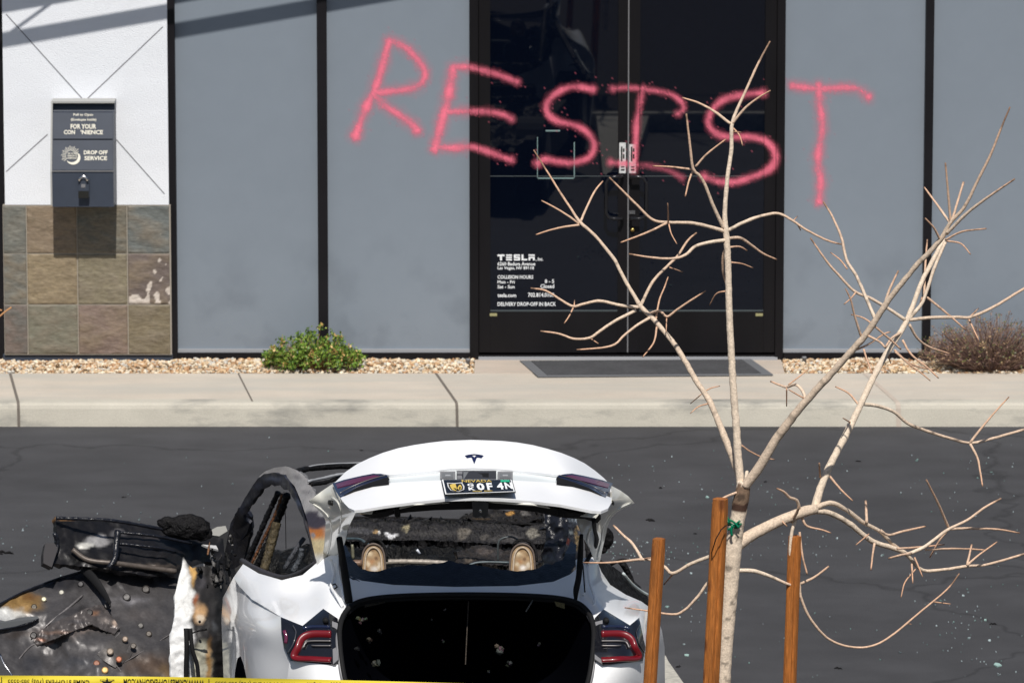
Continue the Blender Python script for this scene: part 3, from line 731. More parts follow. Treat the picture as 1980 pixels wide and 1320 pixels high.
def graffiti():
    root = empty('spray_paint_graffiti', P(1180, 400, YW - .06), label='pink red spray painted word RESIST across the grey panels and glass doors', cat='graffiti')
    for li_, strokes in enumerate(GR):
        segs = []; ends = []; wid = []
        for s in strokes:
            q = np.array([p[:2] for p in spline(s, 4)]); segs.append(q); ends += [q[0], q[-1]]
            sw = SW.get((li_, len(segs) - 1), 1.0); wid += [sw * (1 + .55 * noise.noise(Vector((k / 7, li_ * 9 + len(segs), 2)))) for k in range(len(q))]
        allp = np.vstack(segs); ends = np.array(ends); W = GW[li_]
        x0, y0 = allp.min(0) - 34; x1, y1 = allp.max(0) + 34
        vs_, fs, al = [], [], []
        for sx0, sx1, Ys in STRIPS:
            a, b = max(x0, sx0), min(x1, sx1)
            if b - a < 2: continue
            nx = max(2, int((b - a) / 2.6)); ny = int((y1 - y0) / 2.6)
            gx = np.linspace(a, b, nx + 1); gy = np.linspace(y0, y1, ny + 1)
            A = np.zeros((nx + 1, ny + 1))
            onglass = Ys == YG
            for i, x in enumerate(gx):
                for j, y in enumerate(gy):
                    nz = noise.noise(Vector((x / 8, y / 8, li_))) * 1.6 + noise.noise(Vector((x / 2.2, y / 2.2, li_))) * 1.3
                    dd = ((allp - (x, y)) ** 2).sum(1); kk = int(dd.argmin()); d = math.sqrt(dd[kk]); den = .80 + .42 * noise.noise(Vector((allp[kk][0] / 26, allp[kk][1] / 26, li_ + 20))); de = math.sqrt(((ends - (x, y)) ** 2).sum(1).min())
                    core = (4.9 if not onglass else 4.1) * W * wid[kk]; soft = 9 * W
                    e1 = min(1, den * 1.08) / (1 + math.exp((d + nz * .7 - core) / (2.3 if Ys == YW else 2.0))); halo = (.34 if Ys == YW else .10) * math.exp(-max(0, d + nz - core) / (soft * .62))
                    blob = .95 / (1 + math.exp((de + nz - core * 1.12) / 2.6))
                    v = max(e1, halo * (.6 + .8 * (noise.noise(Vector((x / 14, y / 14, li_ + 30))) + .5)), blob) * (.92 if not onglass else .80)
                    if li_ == 3 and y > 300 and x > 1236: v *= .5
                    if Ys in (YD, YF): v *= .92
                    if d < 30 and noise.noise(Vector((x * .9, y * .9, li_ + 50))) > .47 + d * .008: v = min(1, v + .22)
                    A[i, j] = 0 if v < .025 else v
            idx = {}
            for i in range(nx):
                for j in range(ny):
                    if A[i:i + 2, j:j + 2].max() > 0:
                        f = []
                        for (p, q) in ((i, j), (i, j + 1), (i + 1, j + 1), (i + 1, j)):
                            if (p, q) not in idx:
                                idx[(p, q)] = len(vs_); vs_.append(tuple(P(gx[p], gy[q], Ys - .0028))); al.append(A[p, q])
                            f.append(idx[(p, q)])
                        fs.append(tuple(f))
        me = bpy.data.meshes.new('letter'); me.from_pydata(vs_, [], fs)
        at = me.attributes.new('cover', 'FLOAT', 'POINT'); at.data.foreach_set('value', np.array(al, dtype=np.float32))
        link('letter', me, M['spray'], root, False)
graffiti()

# ------------------------------------------------------------------ shrubs
def leaf_quads(m, c, n, size, colf, rnd, sp):
    for i in range(n):
        d = Vector((rnd.gauss(0, 1), rnd.gauss(0, 1), rnd.gauss(0, 1))).normalized()
        p = c + d * sp * rnd.uniform(.2, 1)
        a = Vector((rnd.gauss(0, 1), rnd.gauss(0, 1), rnd.gauss(0, 1) + .4)).normalized(); b = a.cross(Vector((rnd.random() - .5, rnd.random() - .5, rnd.random() - .5))).normalized()
        s = size * rnd.uniform(.6, 1.3); c_ = colf()
        m.add([p, p + a * s * .5 + b * s * .28, p + a * s, p + a * s * .5 - b * s * .28], [(0, 1, 2, 3)], 0, c_)
def green_shrub():
    rnd = random.Random(11); base = P(608, 708, 34.62); base.z = KERB - .01
    root = empty('green_shrub', base, label='low leafy green shrub with tan dead tips in front of the panels', cat='shrub')
    lf, tw = MB(), MB()
    for k in range(260):
        a = rnd.uniform(0, 6.283); e = rnd.random() ** .7; rx = .31 * math.sqrt(rnd.random())
        hgt = .245 * (1 - (rx / .36) ** 2) ** .5 * rnd.uniform(.55, 1.12)
        tip = base + Vector((math.cos(a) * rx, math.sin(a) * rx * .55, hgt * rnd.uniform(.35, 1)))
        mid = base.lerp(tip, .5) + Vector((0, 0, .03))
        tw.tube([base + Vector((math.cos(a) * .05, math.sin(a) * .04, .0)), mid, tip], [.003, .002, .0012], 4, c=lin((150, 120, 80)))
        def cf():
            return lin(rnd.choice([(78, 108, 34), (104, 136, 42), (52, 80, 28), (124, 150, 56), (88, 122, 38), (146, 160, 72)]))
        leaf_quads(lf, tip, 24, .021, cf, rnd, .034)
        if rnd.random() < .22: leaf_quads(lf, tip + Vector((0, -.01, .012)), 7, .024, lambda: lin(rnd.choice([(196, 160, 100), (214, 184, 130), (176, 140, 84)])), rnd, .022)
    lf.build('foliage', M['shrub'], root); tw.build('stem', M['dry'], root)
green_shrub()
def dry_shrub():
    rnd = random.Random(12); base = P(1915, 704, 34.62); base.z = KERB - .01
    root = empty('dry_shrub', base, label='brown dried out shrub against the wall at the right edge', cat='shrub')
    lf, tw = MB(), MB()
    for k in range(1500):
        a = rnd.uniform(0, 6.283); rx = .46 * math.sqrt(rnd.random())
        hgt = .35 * max(.05, (1 - (rx / .49) ** 2)) ** .5 * rnd.uniform(.4, 1.0) * (1 + .35 * noise.noise(Vector((math.cos(a) * rx * 7, math.sin(a) * rx * 7, 5))))
        tip = base + Vector((math.cos(a) * rx, math.sin(a) * rx * .5, hgt))
        s = base + Vector((math.cos(a) * rx * .35, math.sin(a) * rx * .2, hgt * .1)); mid = s.lerp(tip, .5) + Vector((rnd.uniform(-.03, .03), rnd.uniform(-.02, .02), .02))
        c_ = lin(rnd.choice([(112, 88, 80), (130, 102, 90), (92, 72, 66), (146, 122, 100), (104, 84, 84)]))
        tw.tube([s, mid, tip], [.002, .0016, .0011], 3, c=c_)
        gq = rnd.random(); gl = gq < .17
        if gq < .55: leaf_quads(lf, tip, 4, .014, lambda: lin(rnd.choice([(96, 100, 68), (84, 92, 64), (110, 118, 60)])) if gl else lin(rnd.choice([(140, 112, 96), (116, 90, 82), (168, 140, 104)])), rnd, .018)
    lf.build('foliage', M['shrub'], root); tw.build('stem', M['dry'], root)
dry_shrub()
def edge_twig():
    m = MB(); base = P(-40, 640, 34.3); 
    for pts in (((-60, 715, 34.5), (-45, 660, 34.5), (-15, 625, 34.5), (8, 604, 34.5), (22, 594, 34.5)), ((-60, 715, 34.5), (-50, 640, 34.5), (-20, 600, 34.5), (4, 600, 34.5))):
        ptube(m, pts, 1.6, P, 5, c=lin((190, 140, 95)))
    tag(m.build('dry_twig', M['dry'], smooth=True), 'thin orange brown twig poking in beside the slate tiles at the left edge', 'twig')
edge_twig()

# ------------------------------------------------------------------ debris on the road
def shards():
    rnd = random.Random(5); m = MB()
    def s(px, py, r, c):
        p = PG(px, py, .003); n = rnd.randint(4, 6); a0 = rnd.random() * 6
        vs_ = [(p.x + math.cos(a0 + k * 6.283 / n) * r * rnd.uniform(.5, 1.2), p.y + math.sin(a0 + k * 6.283 / n) * r * rnd.uniform(.8, 2), rnd.uniform(.003, .009)) for k in range(n)]
        m.add(vs_ + [(v[0], v[1], .001) for v in vs_], [tuple(range(n)), tuple(range(2 * n - 1, n - 1, -1))] + [(k, k + n, (k + 1) % n + n, (k + 1) % n) for k in range(n)], 0, c)
    W = [lin(c) for c in ((126, 138, 140), (160, 174, 176), (104, 128, 124), (140, 150, 154), (98, 110, 112))]
    for cx, cy, sx, sy, n in ((1240, 1070, 90, 26, 80), (1420, 1050, 200, 40, 40), (1600, 1060, 160, 30, 30), (1860, 1180, 90, 80, 55), (1900, 1260, 100, 60, 30), (1560, 1230, 200, 70, 22), (230, 1010, 190, 60, 40), (60, 1050, 90, 60, 25), (1000, 930, 600, 60, 50), (1500, 950, 250, 60, 60), (1350, 1160, 60, 60, 25), (1900, 950, 110, 80, 40)):
        for i in range(n): s(rnd.gauss(cx, sx * .6), rnd.gauss(cy, sy * .6), rnd.uniform(.0015, .0052) * (1.8 if rnd.random() < .12 else 1), rnd.choice(W))
    for px, py, r in ((1928, 1285, .022), (1368, 961, .014), (1290, 1172, .013), (1905, 1198, .012), (1328, 1266, .014), (1160, 1050, .01)): s(px, py, r, lin((150, 178, 172)))
    tag(m.build('glass_shards', M['stone']), 'small pale bits of broken glass scattered over the asphalt', 'broken glass', kind='stuff')
    m = MB(); 
    for px, py, r in ((1262, 1004, .02), (8, 1067, .03), (1480, 930, .008), (1280, 942, .01), (1620, 1290, .012), (1310, 1287, .01), (1920, 1205, .012), (700, 870, .008), (1660, 891, .01), (1345, 1030, .008), (240, 960, .008)):
        p = PG(px, py, .006)
        for k in range(3):
            q = (p.x + rnd.uniform(-1, 1) * r, p.y + rnd.uniform(-1, 1) * r, 0.0)
            m.tube([(q[0] - r * .9, q[1], .003), (q[0], q[1] + r * .3, .006), (q[0] + r * .8, q[1] - r * .3, .003)], [r * .15, r * .30, r * .1], 6)
    tag(m.build('charred_bits', M['char']), 'small black charred scraps lying on the asphalt', 'debris', kind='stuff')
shards()

# ================================================================== TREE AND STAKES
TY = 21.2
LD = {'T': (TY, 0, 0), 'L': (TY, -.0004, .0006), 'C': (TY, .0006, .0001), 'R': (TY, -.0007, 0), 'D': (TY - .02, .0012, .0004), 'E': (TY, .0010, -.0002), 'W': (TY, -.0008, 0), 'B': (TY, .0009, 0)}
def tree():
    rnd = random.Random(21)
    root = empty('tree', (P(1400, 1600, TY).x, TY, .08), label='young leafless tree with pale bark between three wooden stakes', cat='tree')
    bark = [(218, 200, 179), (208, 188, 167), (224, 206, 185)]
    def lay(m, g, pts, dev=0.0, tipc=None, n=8, k=1.0):
        pts = [(p[0], p[1], p[2] * k) for p in pts]
        b, ax, ay = LD[g]; sp = spline(pts, 5.0); N = len(sp)
        W = []; rr = []; cs = []
        L = sum(np.hypot(*(sp[i + 1] - sp[i])[:2]) for i in range(N - 1)); acc = 0; ph = rnd.random() * 50
        for i, p in enumerate(sp):
            if i: acc += np.hypot(*(p - sp[i - 1])[:2])
            t = acc / max(L, 1)
            y = b + ax * (p[0] - 1425) + ay * (1000 - p[1]) + dev * t
            q = P(p[0], p[1], y)
            kn = 1 + .09 * noise.noise(Vector((acc / 14, ph, 0))) + .20 * max(0, noise.noise(Vector((acc / 7.0, ph, 7))) - .35)
            jit = p[2] * (.14 if p[2] < 9 else .05)
            q = q + Vector((noise.noise(Vector((acc / 12, ph, 3))) * jit, 0, noise.noise(Vector((acc / 12, ph, 5))) * jit)) / scl(q)
            if p[2] > 9: kn = 1 + (kn - 1) * .35
            W.append(q); rr.append(p[2] * kn / scl(q))
            base = np.array(lin(bark[int(ph) % 3])); thin = np.array(lin((208, 164, 134)))
            w_ = min(1, max(0, (3.6 - p[2]) / 2.2)); cc = base * (1 - w_) + thin * w_
            if tipc is not None: cc = np.array(lin(tipc))
            if t > .95 and p[2] < 3: cc = cc * .45
            dk = noise.noise(Vector((acc / 2.6, ph, 11)))
            if dk > .56: cc = cc * .62
            cs.append(tuple(cc))
        k0 = len(m.c); m.tube(W, rr, n)
        m.c[k0:] = [c for c in cs for _ in range(n)]
    m = MB()
    lay(m, 'T', [(1396, 1640, 13), (1398, 1480, 13), (1400, 1320, 13), (1404, 1240, 14), (1410, 1160, 15.5), (1414, 1100, 16.5), (1417, 1062, 17.5), (1421, 1035, 15.5), (1427, 1000, 14.5), (1431, 975, 15.5), (1436, 950, 14.5), (1438, 930, 12)], n=26)
    # graft collar: darker rough bark
    V = m.v
    for i, v in enumerate(V):
        zc = v[2]; z_hi, z_lo = P(1430, 938, TY).z, P(1430, 978, TY).z
        nn = noise.noise(Vector((v[0] * 40, v[1] * 40, v[2] * 40)))
        if z_lo - .02 + nn * .02 < zc < z_hi + nn * .02: m.c[i] = lin((120, 98, 80)) if zc > z_lo + .012 else lin((70, 48, 38))
        elif zc < z_lo and nn > .35 and noise.noise(Vector((v[0] * 9, v[1] * 9, v[2] * 14))) > .1: m.c[i] = tuple(x * .55 for x in m.c[i])
    for sx, sy, sr in ((1409, 1098, 8), (1424, 1150, 6), (1416, 1166, 5), (1420, 1185, 4), (1403, 1283, 7), (1408, 1195, 5), (1428, 1040, 7), (1406, 1232, 4), (1432, 962, 9)):
        q = P(sx, sy, TY - .03)
        for i, v in enumerate(V):
            dx = (v[0] - q.x) * 500; dz = (v[2] - q.z) * 500
            dd = math.hypot(dx, dz * 1.4) + 3 * noise.noise(Vector((v[0] * 90, v[1] * 90, v[2] * 90)))
            if dd < sr and v[1] < TY: m.c[i] = tuple(x * .42 for x in m.c[i])
    m.build('trunk', M['bark'], root, smooth=True)
    T = {}
    T['L'] = [((1434, 935, 11), (1415, 880, 10.5), (1395, 830, 9.5), (1372, 775, 8.8), (1350, 742, 8.2), (1320, 690, 7.6), (1300, 660, 7.2), (1268, 622, 7), (1240, 594, 6.6), (1225, 570, 5.6), (1205, 535, 5.4), (1190, 505, 5), (1175, 485, 4.8), (1150, 455, 4.5), (1122, 430, 4.5), (1105, 405, 3.4), (1085, 375, 3), (1060, 335, 2.5), (1032, 290, 1.8)),
        ((1122, 430, 3), (1135, 400, 2.6), (1150, 370, 2.3), (1166, 350, 1.6)), ((1120, 432, 3), (1095, 415, 2.4), (1070, 400, 2), (1047, 388, 1.6)), ((1120, 435, 3), (1090, 439, 2.4), (1060, 446, 2), (1036, 454, 1.6)),
        ((1238, 592, 4), (1262, 545, 3.6), (1290, 515, 3.3), (1310, 495, 3), (1330, 465, 2.5), (1347, 450, 1.8)), ((1295, 517, 1.6), (1320, 526, 1.2)),
        ((1235, 594, 4), (1200, 590, 3.8), (1160, 582, 3.6), (1130, 587, 3.3), (1108, 592, 3), (1085, 580, 2.8), (1055, 562, 2.3), (1026, 557, 1.7)), ((1110, 592, 2), (1100, 612, 1.7), (1091, 625, 1.2)), ((1110, 592, 1.6), (1111, 580, 1.2)),
        ((1230, 600, 4), (1190, 620, 3.7), (1160, 640, 3.4), (1140, 653, 3.2), (1110, 655, 2.9), (1080, 645, 2.4), (1045, 640, 1.8)), ((1140, 653, 1.8), (1157, 664, 1.2)),
        ((1258, 613, 3.6), (1230, 630, 3.2), (1205, 650, 2.8), (1190, 665, 2.6), (1165, 672, 2.2), (1115, 676, 1.6)),
        ((1255, 607, 3.2), (1275, 601, 3), (1290, 612, 2.8), (1310, 598, 2.5), (1340, 578, 2.2), (1365, 562, 1.5)), ((1268, 618, 2.4), (1275, 580, 2), (1285, 555, 1.8), (1292, 535, 1.3)), ((1289, 612, 1.6), (1288, 642, 1.1)),
        ((1270, 632, 2.4), (1264, 662, 2), (1243, 690, 1.4)), ((1360, 758, 1.8), (1375, 750, 1.4), (1392, 746, 1)), ((1356, 762, 1.4), (1335, 780, 1)), ((1370, 780, 2), (1350, 786, 1.5), (1335, 799, 1))]
    T['C'] = [((1432, 935, 11), (1427, 880, 10.5), (1424, 830, 10), (1420, 780, 9.8), (1415, 700, 9.2), (1410, 600, 8.8), (1408, 520, 8.5), (1405, 460, 8.3), (1402, 430, 7), (1402, 400, 6), (1407, 340, 5.6), (1414, 290, 5.4), (1415, 243, 5), (1424, 215, 4.2), (1440, 180, 3.6), (1465, 125, 3), (1489, 80, 2)),
        ((1415, 240, 3.4), (1440, 210, 2.8), (1465, 190, 2.2), (1490, 175, 1.5)), ((1413, 240, 3.6), (1380, 215, 3), (1350, 199, 2.5), (1319, 189, 1.7)), ((1418, 255, 1.5), (1433, 256, 1)), ((1418, 248, 1.8), (1430, 262, 1.5), (1436, 282, 1.2)),
        ((1400, 442, 5.4), (1380, 400, 4.8), (1362, 355, 4.4), (1350, 337, 4.2), (1340, 326, 4), (1334, 280, 3.4), (1327, 220, 2.6)), ((1340, 328, 2.6), (1300, 323, 2), (1262, 321, 1.5)), ((1345, 322, 2.7), (1368, 297, 2.2), (1404, 269, 1.6)), ((1340, 330, 2.4), (1332, 350, 2.2), (1325, 380, 1.6)),
        ((1401, 447, 5.4), (1370, 438, 5), (1335, 431, 4.7), (1292, 430, 4.4), (1262, 425, 3.8), (1230, 395, 3.4), (1205, 370, 3), (1178, 343, 2.2)), ((1290, 431, 2.9), (1250, 450, 2.4), (1200, 469, 1.6)), ((1292, 430, 2), (1292, 412, 1.7), (1291, 393, 1.3)), ((1293, 433, 1.7), (1298, 452, 1.4), (1309, 472, 1.1)),
        ((1406, 446, 5.2), (1440, 429, 4.8), (1475, 417, 4.3), (1505, 413, 4), (1530, 425, 3.6), (1560, 445, 3.2), (1600, 465, 2.8), (1630, 473, 2)), ((1540, 430, 1.8), (1548, 445, 1.2)), ((1533, 428, 1.6), (1542, 418, 1.1)),
        ((1405, 464, 4.6), (1375, 468, 4.2), (1345, 476, 3.8), (1325, 493, 3.4), (1300, 500, 3), (1260, 498, 2.6), (1216, 491, 1.7)),
        ((1408, 461, 3.7), (1430, 460, 3.4), (1450, 472, 3), (1475, 490, 2.5), (1502, 502, 1.7)), ((1410, 478, 2.4), (1430, 477, 2), (1445, 485, 1.4)), ((1412, 507, 2), (1435, 510, 1.6), (1456, 518, 1.2)), ((1402, 563, 1.9), (1385, 568, 1.6), (1372, 590, 1.2)),
        ((1408, 465, 3), (1398, 495, 2.6), (1398, 525, 2.6), (1404, 550, 2.2)), ((1433, 860, 2), (1450, 872, 1.8), (1475, 884, 1.5), (1498, 888, 1.2)), ((1434, 948, 3.2), (1408, 958, 2.8), (1377, 973, 2)), ((1441, 938, 4), (1444, 912, 4.2), (1444, 911, 3.8))]
    T['R'] = [((1440, 940, 12), (1470, 900, 12), (1500, 850, 11), (1540, 797, 10), (1568, 765, 9.2), (1600, 730, 8.6), (1640, 686, 8.2), (1675, 645, 8), (1700, 608, 7.6), (1720, 577, 7), (1745, 546, 6.6), (1775, 510, 6.4), (1800, 485, 6.2), (1822, 458, 6), (1838, 430, 4.6), (1865, 400, 4), (1890, 350, 3.6), (1915, 300, 3.2), (1935, 250, 2.6), (1953, 207, 2)),
        ((1830, 452, 5), (1870, 412, 4.4), (1912, 380, 3.6), (1962, 346, 2.4)), ((1838, 432, 3.2), (1833, 370, 2.7), (1828, 315, 2)), ((1840, 430, 3.2), (1851, 392, 2.8), (1863, 352, 2.6)), ((1836, 430, 3.2), (1812, 396, 2.6), (1787, 362, 1.8)), ((1818, 464, 2.9), (1806, 441, 2.4), (1789, 422, 1.7)), ((1828, 464, 2.8), (1860, 448, 2.2), (1907, 442, 1.6)), ((1830, 466, 2.2), (1858, 471, 1.8), (1877, 492, 1.3)),
        ((1692, 617, 4.2), (1670, 565, 3.9), (1654, 530, 3.7), (1637, 503, 3.5), (1627, 460, 3), (1610, 420, 2.6), (1592, 390, 2)), ((1638, 520, 2), (1625, 503, 1.7), (1606, 488, 1.2)), ((1665, 650, 3), (1653, 612, 2.6), (1645, 580, 2), (1635, 558, 1.4)),
        ((1685, 632, 4.4), (1704, 605, 4), (1720, 560, 3), (1737, 523, 2)), ((1692, 630, 2.2), (1670, 615, 2), (1646, 608, 1.4)), ((1688, 628, 2.4), (1720, 655, 2.4), (1742, 675, 2)), ((1676, 648, 2.6), (1700, 660, 2.6), (1712, 672, 2.4)), ((1655, 676, 2.5), (1680, 665, 2.2), (1710, 645, 1.9), (1722, 642, 1.3)), ((1670, 675, 2.2), (1678, 700, 2), (1687, 722, 1.4)),
        ((1558, 775, 4), (1552, 756, 3.6), (1538, 743, 3.4), (1522, 748, 3.4), (1510, 745, 2.7), (1490, 737, 1.9)), ((1524, 744, 1.7), (1545, 728, 1.5), (1565, 712, 1.1)), ((1521, 750, 1.8), (1521, 785, 1.3)), ((1555, 770, 1.8), (1525, 753, 1.4))]
    T['D'] = [((1575, 985, 11), (1580, 965, 10), (1592, 928, 9.6), (1612, 885, 9), (1640, 832, 8.8), (1665, 780, 8.2), (1690, 727, 8), (1715, 682, 7.6), (1735, 652, 7.2), (1752, 622, 6.8), (1766, 588, 6), (1782, 545, 5.8), (1803, 505, 5.8), (1826, 462, 5.4)),
        ((1752, 622, 5.6), (1780, 590, 5), (1792, 562, 4.8), (1806, 520, 4.8), (1828, 468, 4.6)), ((1787, 572, 3), (1789, 515, 2.5), (1793, 463, 1.8)),
        ((1752, 619, 5), (1800, 614, 4.7), (1850, 613, 4.5), (1876, 613, 4.3), (1920, 594, 4.2), (1980, 558, 3.6), (2010, 543, 3.2)), ((1876, 612, 1.8), (1892, 596, 1.2)), ((1873, 616, 2.3), (1884, 640, 1.8), (1893, 658, 1.2)), ((1750, 618, 5), (1715, 595, 4.6), (1682, 576, 4.2), (1652, 563, 3.9), (1622, 532, 3.5), (1600, 507, 3), (1567, 460, 2.2)), ((1655, 565, 2.2), (1645, 577, 1.8), (1632, 588, 1.3)),
        ((1790, 573, 3), (1830, 605, 2.4), (1868, 638, 1.6)), ((1758, 627, 3.4), (1775, 655, 3), (1800, 672, 2.4), (1838, 684, 1.6)), ((1745, 657, 2.8), (1762, 685, 2.4), (1795, 712, 2.2), (1815, 731, 1.4)), ((1730, 677, 2.6), (1755, 700, 2.4), (1780, 710, 2), (1807, 715, 1.4)), ((1731, 680, 2.4), (1758, 704, 2), (1780, 720, 1.8), (1799, 736, 1.2)), ((1744, 642, 3.4), (1724, 654, 3), (1712, 672, 2.6)), ((1783, 575, 1.8), (1778, 590, 1.5), (1777, 600, 1.2)), ((1715, 675, 1.6), (1722, 702, 1.2)),
        ((1662, 785, 2.8), (1642, 761, 2.2), (1615, 747, 1.5)), ((1665, 780, 5.4), (1700, 785, 5), (1730, 797, 4.8), (1755, 818, 4.4), (1790, 832, 4.2), (1830, 845, 4), (1876, 856, 4), (1920, 847, 3.9), (1995, 826, 3.5)), ((1876, 855, 3.2), (1897, 828, 2.6), (1925, 795, 2), (1951, 767, 1.4)), ((1876, 858, 3.2), (1890, 885, 2.6), (1895, 910, 2.2), (1900, 940, 1.6)), ((1645, 817, 1.8), (1630, 808, 1.2)), ((1586, 922, 2.6), (1584, 895, 1.8)), ((1601, 916, 2.8), (1625, 945, 2.2), (1649, 968, 1.5))]
    T['E'] = [((1414, 1062, 14), (1432, 1048, 13.5), (1460, 1030, 12.5), (1500, 1010, 11.5), (1535, 996, 11.5), (1560, 987, 11.5), (1578, 984, 10)),
        ((1560, 988, 9), (1600, 990, 7.5), (1640, 1010, 7.2), (1672, 1036, 7), (1692, 1048, 7), (1730, 1060, 6.4), (1752, 1070, 5.8), (1772, 1093, 5), (1790, 1103, 4.5), (1830, 1100, 4.2), (1870, 1094, 4), (1912, 1090, 3.6), (1995, 1066, 3)),
        ((1578, 980, 7.5), (1608, 972, 6.6), (1640, 988, 6), (1670, 1010, 5.6), (1700, 1026, 5), (1722, 1047, 4.6), (1750, 1070, 4)), ((1676, 1010, 3.4), (1675, 990, 3), (1674, 968, 2.6)), ((1703, 1025, 3.2), (1718, 1034, 3), (1745, 1027, 2.6), (1790, 1017, 1.9)), ((1735, 1060, 2.8), (1780, 1057, 2.2), (1826, 1052, 1.5)),
        ((1752, 1072, 5.4), (1785, 1058, 5), (1810, 1040, 4.5), (1835, 1022, 4.2), (1870, 1005, 3.6), (1905, 980, 3.2), (1936, 963, 2.6)), ((1718, 1079, 2), (1740, 1073, 2.8), (1762, 1069, 3)), ((1835, 1022, 3.2), (1815, 975, 2.6), (1791, 927, 1.9)), ((1835, 1022, 3.2), (1880, 1021, 2.7), (1930, 1023, 2.2), (1972, 1030, 1.6)), ((1832, 1025, 2.8), (1815, 1047, 2.3), (1798, 1077, 1.6)),
        ((1790, 1062, 2.8), (1850, 1060, 2.4), (1908, 1063, 1.8)), ((1870, 1092, 2.8), (1892, 1073, 2.2), (1928, 1047, 1.5)), ((1870, 1092, 3), (1879, 1052, 2)), ((1691, 1050, 2.8), (1687, 1075, 2.2), (1684, 1102, 1.6)), ((1763, 1090, 2.4), (1765, 1127, 1.3)), ((1768, 1077, 2.2), (1776, 1095, 1.8), (1784, 1115, 1.2)), ((1680, 1032, 1.8), (1655, 1053, 1.2)), ((1770, 1100, 1.8), (1750, 1125, 1.6), (1742, 1155, 1.2)),
        ((1547, 990, 5), (1541, 967, 4.4), (1528, 962, 4), (1515, 950, 3.2), (1502, 944, 2)), ((1541, 994, 5.2), (1531, 1030, 4.8), (1528, 1070, 4.6), (1535, 1100, 4.4), (1545, 1128, 4.2), (1548, 1152, 3.9), (1562, 1187, 3.7), (1587, 1221, 3.5), (1612, 1240, 3.2), (1645, 1250, 3), (1682, 1249, 2.9), (1720, 1231, 2.7), (1780, 1182, 2.5), (1832, 1138, 2.2), (1855, 1108, 1.8)), ((1805, 1163, 1.7), (1838, 1167, 1.1)), ((1750, 1205, 1.4), (1762, 1206, 1)),
        ((1548, 1128, 3.4), (1575, 1115, 2.8), (1603, 1094, 2.2)), ((1546, 1028, 2.6), (1552, 1075, 2.3), (1561, 1110, 2)), ((1550, 998, 3.2), (1560, 1016, 2.5), (1590, 1024, 2), (1607, 1030, 1.4)), ((1508, 998, 2), (1515, 1010, 2), (1522, 1017, 1.4)), ((1530, 1008, 5), (1541, 990, 4), (1545, 978, 3))]
    T['B'] = [((1423, 1103, 4.6), (1455, 1103, 4.2), (1485, 1112, 3.8), (1519, 1127, 3), (1540, 1133, 2))]
    T['W'] = [((1408, 1062, 4.6), (1370, 1076, 4), (1335, 1090, 3.6), (1301, 1108, 3.4), (1286, 1096, 3.2), (1262, 1083, 3), (1240, 1081, 2.8), (1180, 1087, 2), (1128, 1087, 1.4)), ((1242, 1082, 3.7), (1224, 1052, 3.3), (1206, 1035, 2.9), (1186, 1015, 2.2)), ((1303, 1107, 2.3), (1284, 1129, 1.6)), ((1245, 1080, 1.8), (1258, 1078, 1.4), (1272, 1082, 1)),
        ((1404, 1108, 4), (1371, 1124, 3.6), (1350, 1152, 3.3), (1322, 1180, 3), (1300, 1187, 2.7), (1250, 1180, 1.9), (1208, 1174, 1.4))]
    for g, L in T.items():
        m = MB()
        for i, pts in enumerate(L):
            big = max(p[2] for p in pts)
            k = {'L': .70, 'C': .76, 'R': .80, 'D': .80, 'E': .93}.get(g, .95) if i == 0 else (.72 if big > 4.8 else .86)
            if g == 'E' and i in (1, 2): k = .74
            lay(m, g, pts, 0 if i == 0 else rnd.choice([-.09, .09, .05, -.05]), n=10 if i == 0 else 7, k=k)
        m.build('branch', M['bark'], root, smooth=True)
tree()

def stake(name, top, bot, r, Y, label, rot=4.9):
    m = MB(); a = P(top[0], top[1], Y); b = P(bot[0], bot[1], Y - .03); d = (b - a); d = d * ((.0 - a.z) / d.z)
    n = 28; rr = r / scl(a); vs_, fs = [], []; L_ = 40
    for q in range(L_ + 1):
        t = q / L_ * .999; c0 = a + d * t * (1 if t else 0); top_ = .93 if q == 0 else 1
        for k in range(n):
            an = 2 * math.pi * k / n; aa = an + .5
            e = (abs(math.cos(aa)) ** 3.2 + abs(math.sin(aa)) ** 3.2) ** (-1 / 3.2) * .93
            sp_ = .80 if abs((an - rot + math.pi) % (2 * math.pi) - math.pi) < .13 else 1
            w_ = rr * e * sp_ * top_ * (1 + .035 * noise.noise(Vector((k / 3, q / 5, r))))
            vs_.append(c0 + Vector((math.cos(an) * w_, math.sin(an) * w_, .003 * noise.noise(Vector((k, 1, r))) if q == 0 else 0)))
    for q in range(L_):
        for k in range(n): fs.append((q * n + k, q * n + (k + 1) % n, (q + 1) * n + (k + 1) % n, (q + 1) * n + k))
    fs.append(tuple(range(n - 1, -1, -1))); m.add(vs_, [tuple(reversed(f)) for f in fs])
    # flatten a sawn groove down one side
    tag(m.build(name, M['wood'], smooth=False), label, 'tree stake', 'wooden stakes round the tree')
    o = bpy.data.objects[name] if name in bpy.data.objects else None
stake('wooden_stake', (1274, 1041), (1257, 1320), 12.8, 21.25, 'shortest wooden stake, standing just left against the car tail light', 5.0)
stake('wooden_stake.001', (1393, 964), (1375, 1320), 15.5, 21.05, 'tallest wooden stake, rising beside the tree trunk')
stake('wooden_stake.002', (1537, 1036), (1527, 1320), 12.8, 21.32, 'wooden stake right of the trunk with a branch hanging over it')
